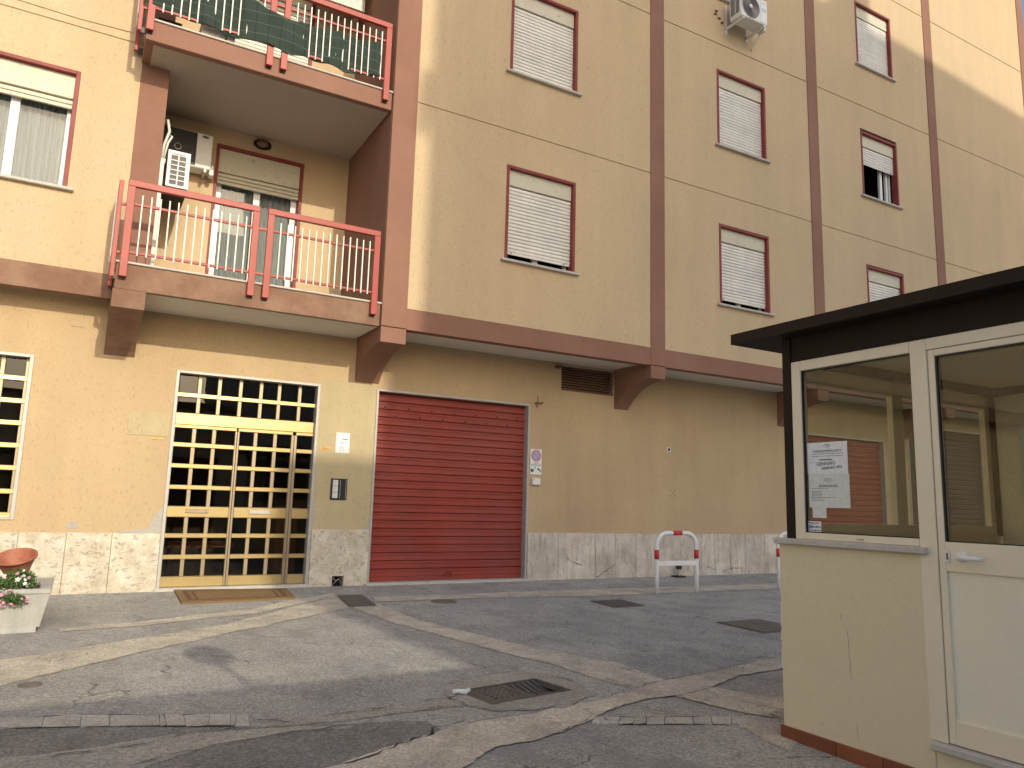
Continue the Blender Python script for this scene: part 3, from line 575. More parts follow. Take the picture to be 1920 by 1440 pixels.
# ---- roller shutters on the ground floor
def garage(g, ny, mat, trim, rough=True, step=.1205):
    x0, x1, _, z1 = g; G = link(bpy.data.objects.new('roller_shutter', None), B, ((x0+x1)/2, YW, 0))
    for nm, a in (('stone_trim', (x0, x0+.035, 0, z1)), ('stone_trim', (x1-.035, x1, 0, z1)), ('stone_trim', (x0+.035, x1-.035, z1-.035, z1))):
        box(nm, trim, a[0], a[1], YW-.016, YW+.17, a[2], a[3], G, .004)
    box('threshold', m_sill, x0-.03, x1+.05, YW-.09, YW+.2, -.04, .032, G, .008)
    xa, xb = x0+.035, x1-.035; h = step
    prof = [(.004, 0), (-.017, h*.03), (-.017, h*.54), (-.020, h*.58), (-.0235, h*.68), (-.0235, h*.80), (-.016, h*.86), (.012, h*.88), (.012, h*1.04), (.02, h*1.04), (.02, 0)]
    n = len(prof); wd = xb-xa; v = [(-wd/2, y, z) for y, z in prof]+[(wd/2, y, z) for y, z in prof]
    me = bpy.data.meshes.new('slat'); me.from_pydata(v, [], [tuple(range(n)), tuple(range(2*n-1, n-1, -1))]+[(i, (i+1) % n, n+(i+1) % n, n+i) for i in range(n)])
    bm = bmesh.new(); bm.from_mesh(me); bmesh.ops.recalc_face_normals(bm, faces=bm.faces); bm.to_mesh(me); bm.free(); me.materials.append(mat)
    z = .035+h*.55; box('bottom_bar', mat, xa, xb, ny-.016, ny+.016, .034, z, G, .004); k = 0
    while z < z1-.04:
        o = link(bpy.data.objects.new('slat', me), G, ((xa+xb)/2, ny, z)); o.rotation_euler.x = random.uniform(-.012, .012); z += h; k += 1
    box('shutter_back', m_dark, xa-.02, xb+.02, ny+.05, ny+.10, -.02, z1+.03, G)
    return G
G1 = garage(GAR, YW+.125, m_shutter, m_alu)
for row, zz_ in ((0, 2.66), (1, 2.54)):
    for k in range(7-row):
        x = 4.06+.395*k+.2*row; mb = MB(); mb.lathe([(0, -.010), (.012, -.008), (.014, .004)], (x, YW+.102, zz_), 8, 'Y'); mb.build('bolt', m_black, G1)
for a in ((5.19, 5.30, .098, .108), (5.19, 5.30, .148, .158), (5.19, 5.20, .108, .148), (5.29, 5.30, .108, .148)): box('handle_plate', m_frame, a[0], a[1], YW+.086, YW+.112, a[2], a[3], G1)
for x in (3.96, 6.53): box('side_lock', m_frame, x-.015, x+.015, YW+.088, YW+.112, .70, .74, G1, .004)
garage(GAR2, YW+.125, m_shutter, m_alu); garage(GAR3, YW+.125, m_dkshut, m_alu)

# ---- travertine plinth, slab by slab
def trav(xs, z1, mat):
    for a, b in zip(xs[:-1], xs[1:]):
        box('travertine_slab', mat, a+.003, b-.003, YW-.026-random.uniform(0, .004), YW+.03, -.06, z1+random.uniform(-.003, .003), B, .003)
trav([-3.0, -2.5, -2.0, -1.5, -1.0, -.51, -.01, .49, 1.053], .738, m_trav)
mbx = [(3.017, 3.358, -.06, .80), (3.522, 3.874, -.06, .80), (3.358, 3.522, .142, .80)]
for q in mbx: box('travertine_slab', m_trav, q[0], q[1]-.0005, YW-.028, YW+.03, q[2], q[3], B, .002)
trav([6.612, 7.22, 7.99, 8.42, 8.89, 9.40, 9.95, 10.47, 10.81, 11.22, 11.62, 12.17, 12.7, 13.33], .768, m_trav2); trav([16.22, 16.66, 17.08], .768, m_trav2); trav([20.4, 20.9, 21.4, 21.85], .768, m_trav2)
for pts in ([(1.02, .735), (.86, .737), (.55, .745), (.58, .77), (.80, .785), (.90, .80), (.93, .93), (1.0, 1.04), (1.05, 1.07), (1.052, .74)], [(-.03, .80), (.04, .78), (.10, .80), (.11, .85), (.05, .875), (-.02, .86)],
            [(3.02, .79), (3.04, .8), (3.05, 1.02), (3.035, 1.12), (3.02, 1.14)], [(3.872, .79), (3.80, .80), (3.80, .83), (3.84, .85), (3.845, .97), (3.872, .985)]):
    pp = [(x, YW-.0052, z) for x, z in rough_line(pts+[pts[0]], .03, .004)[:-1]]; mesh('cement_patch', pp, [tuple(range(len(pp)))], m_cement, B)
for pl in ([(7.3, .52), (7.40, .36), (7.55, .27), (7.70, .235)], [(8.02, .02), (8.2, .12), (8.42, .23)], [(10.6, .16), (10.8, .10), (10.85, .22), (10.95, .30)], [(11.0, .03), (11.1, .09), (11.3, .12), (11.5, .11)]):
    mb = MB(); P = rough_line(pl, .04, .012)
    for i, (x, z) in enumerate(P):
        wv = random.uniform(.002, .007); mb.v += [(x, YW-.0312, z-wv), (x, YW-.0312, z+wv)]
        if i: mb.f.append((2*i-2, 2*i, 2*i+1, 2*i-1))
    mb.build('stone_crack', m_crack, B)
# junction niche in the plinth
box('niche_back', m_dark, 3.36, 3.52, YW+.10, YW+.14, 0, .142, B)
mb = MB(); mb.tube([(3.38, YW+.02, .12), (3.42, YW-.01, .06), (3.46, YW+.0, .10), (3.50, YW+.02, .03)], .006, 6); mb.tube([(3.39, YW+.03, .02), (3.44, YW, .09), (3.50, YW+.03, .12)], .005, 6); mb.build('loose_cable', m_alu, B)
# ventilation grille
VG = link(bpy.data.objects.new('vent_grille', None), B, (7.8, YW, 3.24))
for k in range(9): 
    z = 3.245+.046*k; mb = MB(); mb.v = [(x, y, zz_) for x in (7.245, 8.365) for (y, zz_) in ((YW+.0, z), (YW+.045, z+.034), (YW+.05, z+.030), (YW+.005, z-.004))]
    mb.f = [(0, 1, 2, 3), (7, 6, 5, 4), (0, 4, 5, 1), (1, 5, 6, 2), (2, 6, 7, 3), (3, 7, 4, 0)]; mb.build('louvre', m_brown2, VG)
box('frame', m_brown2, 7.235, 7.247, YW-.006, YW+.08, 3.235, 3.66, VG); box('frame', m_brown2, 7.247, 8.372, YW-.006, YW+.08, 3.225, 3.237, VG); box('duct_back', m_dark, 7.23, 8.38, YW+.12, YW+.16, 3.2, 3.7, VG)
box('bracket_stub', m_copper, 7.10, 7.20, YW-.10, YW, 3.60, 3.65, VG, .006)
box('access_cover', m_low, -.243, -.103, YW-.006, YW+.01, 3.318, 3.413, B, .003)
box('painted_over_panel', m_patch, .535, 1.03, YW-.007, YW+.01, 1.99, 2.297, B, .003)
mb = MB(); mb.lathe([(.0, -.004), (.028, -.004), (.034, -.008), (.046, -.006), (.048, .004)], (9.69, YW, 2.327), 18, 'Y'); mb.build('pipe_sleeve', m_plast, B)
mb = MB(); mb.lathe([(0, 0), (.03, 0)], (9.69, YW-.0065, 2.327), 16, 'Y'); mb.build('pipe_hole', m_crack, B)
for dx, dz in ((-.04, .05), (.04, .05), (0, 0), (-.045, -.05), (.05, -.05)):
    mb = MB(); mb.lathe([(0, 0), (.011, 0)], (9.777+dx, YW-.001, 1.515+dz), 8, 'Y'); mb.build('drill_hole', m_crack, B)
# plaster-side wiring
mb = MB(); p0 = at(30, -2, YLF); p1 = at(252, 62, YLF); mb.tube([(p0[0]-3, YLF-.006, p0[1]+.02), (p0[0], YLF-.006, p0[1]), ((p0[0]+p1[0])/2, YLF-.006, (p0[1]+p1[1])/2-.02), (p1[0], YLF-.006, p1[1])], .007, 6); mb.build('facade_cable', m_stucco, B)

# ------------------------------------------------------------------ things on the facade
def text_bars(parent, x0, x1, ztop, widths, h, gap, y, mat, align='C', axis='Y', cx=None):
    mb = MB(); z = ztop
    for wv in widths:
        c = (x0+x1)/2; a, b = (c-wv/2, c+wv/2) if align == 'C' else (x0, x0+wv); xx = a
        while xx < b-.002:
            l = min(random.uniform(.008, .028), b-xx)
            if axis == 'Y': mb.box(xx, xx+l, y, y+.0006, z-h, z)
            else: mb.box(y, y+.0006, -xx-l, -xx, z-h, z)
            xx += l+.005
        z -= gap
    return mb.build('print', mat, parent)
# gold stair plates
for (x0, x1, z0, z1, tx_, lab) in ((.835, .98, 1.945, 1.975, 'SCALA 2', 'tiny brass stair plate under the blank painted-over wall panel'), (3.06, 3.222, 1.945, 1.982, 'SCALA 2', 'tiny brass stair plate on the strip between entrance and white notice')):
    p = thing('stair_plate', ((x0+x1)/2, YW, z0), lab, 'sign', 'brass stair plates beside the entrance')
    box('plate', m_brass, x0, x1, YW-.009, YW-.002, z0, z1, p, .002); text('lettering', tx_, .026, m_ink, p, ((x0+x1)/2, YW-.0095, (z0+z1)/2), FACE_Y)
# white notice
nz = thing('notice_plate', (3.39, YW, 1.905), 'white framed notice plate above the black intercom', 'sign')
box('plate', m_plast, 3.288, 3.498, YW-.012, YW-.003, 1.905, 2.208, nz, .004); box('frame_line', m_ink2, 3.303, 3.483, YW-.0128, YW-.0115, 1.919, 2.194, nz); box('field', m_paper, 3.306, 3.480, YW-.0136, YW-.0126, 1.922, 2.191, nz)
mb = MB(); mb.tube([(3.318, YW-.0142, 2.10), (3.335, YW-.0142, 2.12), (3.362, YW-.0142, 2.155)], .003, 5); mb.tube([(3.322, YW-.0142, 2.15), (3.326, YW-.0142, 2.165), (3.322, YW-.0142, 2.175)], .004, 5); mb.build('emblem', m_ink2, nz)
text_bars(nz, 3.38, 3.47, 2.12, [.085], .014, .02, YW-.0142, m_ink); box('rule', m_ink2, 3.312, 3.474, YW-.0142, YW-.0136, 2.088, 2.092, nz)
text_bars(nz, 3.306, 3.480, 2.068, [.085, .075], .008, .016, YW-.0142, m_ink2); text_bars(nz, 3.325, 3.46, 2.005, [.11, .12, .10, .12, .11, .12], .006, .013, YW-.0142, m_ink2, 'L')
# intercom
ic = thing('intercom_panel', (3.37, YW, 1.225), 'black framed intercom with cream name tags beside the entrance', 'intercom')
box('housing', m_black, 3.252, 3.497, YW-.022, YW-.002, 1.226, 1.533, ic, .004); box('surround', m_patch, 3.238, 3.511, YW-.006, YW-.0025, 1.212, 1.547, ic)
for k in range(3):
    z = 1.252+.089*k; t = box('name_tag', m_paper2, 3.280, 3.358, YW-.026, YW-.021, z, z+.082, ic, .002); text_bars(t, 3.286, 3.352, z+.066, [.05, .058, .045], .006, .02, YW-.0268, m_ink2, 'L')
box('speaker_strip', m_alu, 3.388, 3.394, YW-.025, YW-.021, 1.248, 1.512, ic); box('button_field', m_black, 3.400, 3.470, YW-.027, YW-.021, 1.248, 1.512, ic, .003); box('speaker_strip', m_alu, 3.474, 3.479, YW-.025, YW-.021, 1.248, 1.512, ic)
# no parking sign
ns = thing('no_parking_sign', (6.75, YW, 1.73), 'white no parking plate with red and blue disc beside the red garage shutter', 'sign')
box('plate', m_plast, 6.637, 6.862, YW-.012, YW-.003, 1.733, 2.161, ns, .004)
def disc(name, r, c, y, mat, parent, r0_=0.0):
    mb = MB(); n = 32
    if r0_ == 0: mb.poly([(c[0]+r*math.cos(2*math.pi*k/n), y, c[1]+r*math.sin(2*math.pi*k/n)) for k in range(n)])
    else: mb.lathe([(r0_, 0), (r, 0)], (c[0], y, c[1]), n, 'Y')
    return mb.build(name, mat, parent)
disc('disc_red', .098, (6.749, 2.052), YW-.0125, m_sred, ns); disc('disc_blue', .072, (6.749, 2.052), YW-.0132, m_blue, ns)
mb = MB(); mb.poly([(6.749+a, YW-.0139, 2.052+b) for a, b in ((-.056, .043), (-.043, .056), (.056, -.043), (.043, -.056))]); mb.build('diagonal_bar', m_sred, ns)
text('lettering', 'ZONA', .030, m_ink, ns, (6.749, YW-.0128, 1.928), FACE_Y); text('lettering', 'RIMOZIONE', .034, m_ink, ns, (6.749, YW-.0128, 1.893), FACE_Y)
mb = MB(); mb.box(6.645, 6.705, YW-.0135, YW-.0122, 1.79, 1.815); mb.box(6.645, 6.668, YW-.0135, YW-.0122, 1.815, 1.835); mb.tube([(6.69, YW-.0128, 1.812), (6.745, YW-.0128, 1.868)], .004, 5)
for x in (6.658, 6.692): mb.lathe([(0, 0), (.013, 0)], (x, YW-.0136, 1.786), 12, 'Y')
mb.poly([(x, YW-.0128, z) for x, z in ((6.775, 1.838), (6.79, 1.845), (6.85, 1.805), (6.848, 1.78), (6.80, 1.812), (6.778, 1.82))]); mb.build('tow_pictogram', m_ink, ns)
kb = thing('key_switch_box', (6.745, YW, 1.56), 'small light grey key switch box below the no parking plate', 'switch box')
box('housing', m_plast, 6.668, 6.818, YW-.055, YW-.002, 1.56, 1.675, kb, .006); box('keyhole', m_ink, 6.690, 6.702, YW-.0566, YW-.054, 1.635, 1.652, kb)
# iron hook
hk = thing('iron_hook', (6.77, YW, 2.95), 'rusty iron hook stub above the garage shutter corner', 'hook')
mb = MB(); mb.tube([(6.715, YW+.01, 2.945), (6.72, YW-.05, 2.945), (6.80, YW-.07, 2.945), (6.822, YW-.075, 2.965)], .012, 8); mb.build('bar', m_copper, hk, True)
mb = MB(); mb.tube([(6.76, YW-.008, 2.96), (6.765, YW-.008, 3.02), (6.748, YW-.008, 3.07)], .006, 6); mb.tube([(6.735, YW-.006, 2.93), (6.74, YW-.006, 2.86)], .005, 6); mb.build('wire', m_copper, hk, True)
# wall lamp in the loggia
wl = thing('wall_lamp', (2.085, YBK, 6.72), 'round bulkhead wall lamp above the balcony door', 'lamp')
mb = MB(); mb.lathe([(0, -.01), (.10, -.01), (.125, -.045), (.135, -.03), (.14, 0.0)], (2.085, YBK, 6.815), 24, 'Y', tilt=Matrix.Diagonal((1, 1, .6))); mb.build('rim', m_dkmetal, wl, True)
mb = MB(); mb.lathe([(0, -.085), (.05, -.078), (.085, -.055), (.098, -.02)], (2.085, YBK, 6.815), 24, 'Y', tilt=Matrix.Diagonal((1, 1, .6))); mb.build('globe', m_kint2, wl, True)

# ---- air conditioners
def grille_bars(parent, xs, zs_, y, mat, t=.006, face='Y', d=.006):
    for z in zs_:
        if face == 'Y': box('grille_bar', mat, xs[0], xs[1], y-d, y, z-t/2, z+t/2, parent)
        else: box('grille_bar', mat, y-d, y, xs[0], xs[1], z-t/2, z+t/2, parent)
ac = thing('air_conditioner', (.99, 11.7, 6.08), 'wide outdoor air conditioner with black grille on the loggia wall', 'air conditioner', 'outdoor air conditioning units')
box('body', m_plast, .62, 1.32, 11.70, 11.97, 6.075, 6.625, ac, .015); box('grille_plate', m_black, .63, 1.095, 11.690, 11.701, 6.10, 6.61, ac, .004)
grille_bars(ac, (.635, 1.09), [6.115+.0245*k for k in range(20)], 11.690, m_black, .007, d=.008)
mb = MB(); mb.lathe([(0, 0), (.052, 0)], (1.21, 11.6985, 6.575), 24, 'Y', tilt=Matrix.Diagonal((1, 1, .38))); mb.build('logo_oval', m_ink, ac); text('logo', 'SAMSUNG', .018, m_plast, ac, (1.21, 11.698, 6.575), FACE_Y)
mb = MB(); mb.lathe([(.04, -.006), (.05, -.004), (.05, 0)], (.84, 11.684, 6.33), 20, 'Y'); mb.build('fan_hub', m_alu, ac)
for x in (.70, 1.24): box('wall_bracket', m_alu, x-.02, x+.02, 11.69, 12.01, 6.02, 6.076, ac, .003)
box('valve_cover', m_plast, 1.305, 1.37, 11.75, 11.9, 6.02, 6.18, ac, .01)
a2 = thing('air_conditioner', (.81, 11.0, 5.4), 'narrow side of a white air conditioner with grid of slots on the lower balcony', 'air conditioner', 'outdoor air conditioning units')
xa, xb, za, zb_ = .675, .962, 5.40, 5.925; yf = 10.92
box('body', m_plast, xa, xb, yf+.02, 11.62, za, zb_, a2, .012)
for q in ((xa, xa+.045, za, zb_), (xb-.055, xb, za, zb_), (xa+.045, xb-.055, za, za+.035), (xa+.045, xb-.055, zb_-.07, zb_)): box('side_frame', m_plast, q[0], q[1], yf, yf+.021, q[2], q[3], a2, .003)
box('slot_back', m_black, xa+.045, xb-.055, yf+.012, yf+.0215, za+.035, zb_-.07, a2)
for k in range(1, 6): box('slot_bar', m_plast, xa+.045, xb-.055, yf+.001, yf+.013, za+.035+.07*k-.006, za+.035+.07*k+.006, a2)
box('slot_bar', m_plast, (xa+xb-.01)/2-.007, (xa+xb-.01)/2+.007, yf, yf+.0125, za+.035, zb_-.07, a2); box('top_vent', m_black, xa+.06, xb-.075, yf-.001, yf+.01, zb_-.058, zb_-.046, a2)
for y in (11.0, 11.5): box('wall_bracket', m_alu, .575, .95, y, y+.04, za-.03, za+.001, a2, .003)
box('base_tray', m_dkmetal, xa+.0, xb-.02, yf+.03, 11.6, za-.10, za-.031, a2)
cd = thing('pipe_conduit', (.60, 10.9, 3.99), 'cream pipe trunking running down the brown pier to the balcony floor', 'pipe')
box('trunking', m_slat, .577, .635, 10.86, 10.91, 3.993, 5.75, cd, .004); mb = MB()
mb.tube([(.60, 10.88, 5.74), (.61, 10.87, 5.95), (.66, 10.86, 6.15), (.63, 10.9, 6.32), (.60, 11.1, 6.38)], .018, 8); mb.tube([(.62, 10.88, 5.74), (.655, 10.86, 5.98), (.70, 10.9, 6.1), (.68, 11.1, 6.2)], .014, 8); mb.build('hose', m_plast, cd, True)
a3 = thing('air_conditioner', (10.6, 9.7, 10.55), 'white outdoor air conditioner with round fan under a high window', 'air conditioner', 'outdoor air conditioning units')
xa, xb, za, zb_, yf, yr = 10.245, 10.955, 10.66, 11.20, 9.50, 9.80
box('body', m_plast, xa, xb, yf, yr, za, zb_, a3, .012)
mb = MB(); mb.lathe([(0, -.006), (.225, -.006), (.235, -.012), (.245, -.004), (.245, .004)], (10.50, yf, 10.925), 36, 'Y'); mb.build('fan_recess', m_alu, a3, True)
for k in range(8):
    r_ = .05+.024*k; mb = MB(); mb.lathe([(r_, -.012), (r_+.005, -.016), (r_+.010, -.012), (r_+.005, -.009), (r_, -.012)], (10.50, yf, 10.925), 32, 'Y'); mb.build('fan_ring', m_black, a3)
mb = MB(); mb.lathe([(0, -.022), (.035, -.02), (.042, -.008)], (10.50, yf, 10.925), 18, 'Y'); mb.build('fan_hub', m_white, a3, True)
box('service_panel', m_white, 10.77, 10.945, yf-.008, yf, 10.70, 11.17, a3, .004)
for k, z in enumerate((11.10, 10.98, 10.955, 10.93)): box('label_line', m_blue, 10.79, 10.92, yf-.0095, yf-.0078, z, z+.008, a3)
box('side_grille_back', m_black, xa-.003, xa, yf+.04, yr-.02, za+.09, zb_-.02, a3)
for k in range(8): box('side_grille_bar', m_plast, xa-.010, xa-.002, yf+.03, yr-.01, za+.085+.052*k, za+.085+.052*k+.012, a3)
for y in (yf+.035, (yf+yr)/2, yr-.02): box('side_grille_bar', m_plast, xa-.011, xa-.0025, y-.006, y+.006, za+.08, zb_-.02, a3)
for x in (10.30, 10.86):
    mb = MB(); mb.box(x, x+.035, yf+.0, Y0, za-.045, za-.001); mb.box(x, x+.035, Y0-.02, Y0, za-.12, zb_-.05); mb.build('wall_bracket', m_plast, a3)
box('valve_cover', m_plast, 10.955, 11.03, yr-.2, yr-.04, za-.03, za+.09, a3, .012); mb = MB(); mb.tube([(10.98, yr-.1, za-.02), (10.98, yr-.02, za-.10), (11.0, Y0-.02, za-.2), (11.02, Y0-.01, za-.26)], .012, 8); mb.build('drain_hose', m_plast, a3, True)
for x, z in ((10.02, 10.93), (10.0, 10.86), (10.10, 10.80), (10.17, 10.73)): box('wall_plug', m_copper, x, x+.06, Y0-.035, Y0, z, z+.012, a3)
a4p = at(682, 26, 11.4); a5p = at(612, 2, 11.4)
a4 = thing('leaning_sash', (3.0, 11.2, a4p[1]), 'pale metal window sash leaning high inside the upper loggia', 'window sash')
box('frame', m_alu, 2.55, a4p[0], 11.35, 11.40, a4p[1], a4p[1]+.05, a4, .004); box('frame', m_alu, a4p[0]-.05, a4p[0], 11.35, 11.40, a4p[1]+.05, a4p[1]+1.0, a4, .004); box('frame', m_alu, 2.55, 2.60, 11.35, 11.40, a4p[1]+.05, a4p[1]+1.0, a4, .004)
box('panel', m_paper2, 2.60, a4p[0]-.05, 11.37, 11.38, a4p[1]+.05, a4p[1]+1.0, a4)

# ---- plaid cloth tied to the upper railing
def cloth():
    NX, NZ = 150, 26; v = []; f = []; uv = []
    def interp(tab, x):
        for (a, b), (c, d) in zip(tab[:-1], tab[1:]):
            if x <= c: return b+(d-b)*max(0, (x-a))/(c-a)
        return tab[-1][1]
    topt = [(.16, 8.05), (.9, 8.05), (1.25, 7.98), (1.62, 7.79), (1.85, 7.74), (2.05, 7.74), (2.42, 7.80), (2.8, 7.81), (3.27, 7.84)]
    bot = [(.16, 7.36), (.5, 7.31), (.95, 7.27), (1.3, 7.24), (1.7, 7.28), (2.0, 7.22), (2.2, 7.27), (2.5, 7.27), (2.75, 7.22), (3.0, 7.28), (3.27, 7.33)]
    for i in range(NX+1):
        x = .16+3.11*i/NX; tz, bz = interp(topt, x), interp(bot, x)
        for j in range(NZ+1):
            s = j/NZ; z = bz+(tz-bz)*s
            y = 9.918+.026*math.sin(2*math.pi*x/.565+.6)+.005*math.sin(x*17+s*7)*(1-s)+.006*math.sin(s*9+x*4)
            y += .02*max(0, .35-s)*math.sin(x*19+5*s)-.012*math.exp(-((s-.16)/.07)**2)*(1 if math.sin(x*3.1) > -.2 else 0)
            if 1.3 < x < 2.2: y = y*(1-math.sin(math.pi*(x-1.3)/.9)**.5)+(9.882+.008*math.sin(x*14+s*5))*math.sin(math.pi*(x-1.3)/.9)**.5
            v.append((x, y, z)); uv.append((x, z+.02*math.sin(x*6)))
            if i and j: a = (NZ+1)*i+j; f.append((a-NZ-2, a-1, a, a-NZ-1))
    o = mesh('plaid_cloth', v, f, m_plaid, None, True); me = o.data; ul = me.uv_layers.new(name='UVMap')
    for l in me.loops: ul.data[l.index].uv = uv[l.vertex_index]
    md = o.modifiers.new('thickness', 'SOLIDIFY'); md.thickness = .003
    tag(o, 'dark green plaid cloth tied along the upper balcony railing', 'cloth')
cloth()
def crate(x0, x1, y0, y1, h, mat, lab):
    z = 7.194; c = thing('storage_crate', ((x0+x1)/2, (y0+y1)/2, z), lab, 'crate', 'crates on the upper balcony floor')
    box('bin', mat, x0, x1, y0, y1, z, z+h, c, .012); box('rim', mat, x0-.01, x1+.01, y0-.01, y1+.01, z+h-.04, z+h-.004, c, .006)
    for k in range(1, 4): box('rib', mat, x0+(x1-x0)*k/4-.008, x0+(x1-x0)*k/4+.008, y0-.008, y0, z+.03, z+h-.05, c)
crate(.86, 1.16, 10.02, 10.25, .17, m_plast, 'white foam box on the upper balcony floor behind the plaid cloth'); crate(1.18, 1.28, 10.02, 10.2, .15, m_slat, 'small cream box beside the white foam box on the upper balcony')
crate(.36, .62, 10.1, 10.4, .12, m_black, 'low black box at the pier end of the upper balcony floor')

# ------------------------------------------------------------------ street furniture
def hoop(x0, x1, y, lab):
    h = thing('hoop_barrier', ((x0+x1)/2, y, gz(y)), lab, 'barrier', 'white hoop barriers with red bands'); z0 = gz(y)-.03; zt = .862; r = .034; rc = .20
    mb = MB(); pts = [(x0, y, z0), (x0, y, .3), (x0, y, zt-rc)]
    for k in range(1, 8): q = math.pi/2*k/8; pts.append((x0+rc-rc*math.cos(q), y, zt-rc+rc*math.sin(q)))
    pts += [(x0+rc, y, zt), (x1-rc, y, zt)]
    for k in range(1, 8): q = math.pi/2*k/8; pts.append((x1-rc+rc*math.sin(q), y, zt-rc+rc*math.cos(q)))
    pts += [(x1, y, zt-rc), (x1, y, .3), (x1, y, z0)]; mb.tube(pts, r, 12); mb.build('pipe', m_wpaint, h, True)
    box('cross_bar', m_wpaint, x0+.01, x1-.01, y-.022, y+.022, .372, .442, h, .004)
    for a, b in (((x0, y, .472), (x0, y, .61)), ((x1, y, .472), (x1, y, .61)), ((x0+.31, y, zt), (x1-.31, y, zt))): mb = MB(); mb.tube([a, b], r+.002, 14); mb.build('red_band', m_rband, h, True)
hoop(7.76, 8.56, 9.09, 'white hoop barrier with red bands standing clear of the guard booth'); hoop(10.53, 11.33, 9.2, 'white hoop barrier with red bands mostly hidden by the guard booth')
st = thing('parking_post_stub', (9.77, 10.83, 0), 'short grey post stub on a black base plate by the plinth', 'post')
zb0 = gz(10.83)
box('base_plate', m_black, 9.66, 9.86, 10.74, 10.92, zb0-.01, zb0+.028, st, .006); box('upright', m_alu, 9.74, 9.80, 10.80, 10.86, zb0+.028, zb0+.14, st, .006); box('cap', m_black, 9.728, 9.812, 10.788, 10.872, zb0+.14, zb0+.235, st, .008)
def plate(name, pxs, mat, lab, grp, ribs=8):
    q = [Vector((*gp(*p), 0)) for p in pxs]; c = sum(q, Vector())/4; t = thing(name, (c.x, c.y, gz(c.y)), lab, 'manhole cover', grp)
    def Q(s, dz): return [((c+(p-c)*s).x, (c+(p-c)*s).y, gz((c+(p-c)*s).y)+dz) for p in q]
    def prism(nm, s, z0, z1, m): mb = MB(); mb.v = Q(s, z0)+Q(s, z1); mb.f = [(4, 5, 6, 7), (0, 1, 5, 4), (1, 2, 6, 5), (2, 3, 7, 6), (3, 0, 4, 7)]; return mb.build(nm, m, t)
    prism('frame', 1.0, -.01, .0105, m_iron2 if mat is m_iron else mat); prism('joint', .93, .0, .0125, m_crack); cv = prism('lid', .915, .0, .016, mat)
    mb = MB()
    for i in range(ribs):
        for j in range(ribs):
            a, b = (i+.5)/ribs*.8-.4, (j+.5)/ribs*.8-.4; p = c+(q[1]-q[0])*a+(q[3]-q[0])*b; s = (q[1]-q[0]).length*.022
            mb.box(p.x-s, p.x+s, p.y-s, p.y+s, gz(p.y)+.012, gz(p.y)+.019)
    tag(mb.build('studs', mat, t), kind='stuff'); return t
G_ = 'square manhole covers in the paving'
plate('manhole_cover', [(632, 1117), (680, 1116), (707, 1137), (655, 1139)], m_iron, 'dark square iron cover in front of the travertine strip by the entrance', G_)
plate('manhole_cover', [(1107, 1128), (1163, 1125), (1210, 1136.5), (1152, 1140)], m_iron, 'dark square iron cover before the hoop barrier', G_)
plate('manhole_cover', [(1343, 1168), (1422, 1161.6), (1515, 1181), (1432, 1188)], m_iron2, 'rusty square iron cover partly behind the guard booth', G_)
plate('manhole_cover', [(1440, 1341), (1475, 1330), (1520, 1345), (1476, 1357)], m_conc2, 'pale concrete cover at the foot of the guard booth corner', G_, 3)
def round_cover(x, y, rx, lab):
    c = gp(x, y); e = gp(x+rx, y); r = math.hypot(e[0]-c[0], e[1]-c[1]); t = thing('round_cover', (c[0], c[1], gz(c[1])), lab, 'manhole cover', 'round covers in the paving')
    tl = Matrix.Rotation(math.atan(.018), 3, 'X'); mb = MB(); mb.lathe([(r, -.01), (r, .009), (r*.86, .010), (r*.85, .005)], (c[0], c[1], gz(c[1])), 28, tilt=tl); mb.build('rim', m_iron2, t)
    mb = MB(); mb.lathe([(0, .009), (r*.5, .009), (r*.52, .011), (r*.78, .011), (r*.8, .009), (r*.85, .008)], (c[0], c[1], gz(c[1])), 28, tilt=tl); mb.build('lid', m_iron2, t)
round_cover(832, 1128, 24, 'small round iron cover in front of the red garage shutter'); round_cover(56, 1285, 22, 'small round iron cover near the concrete planter')
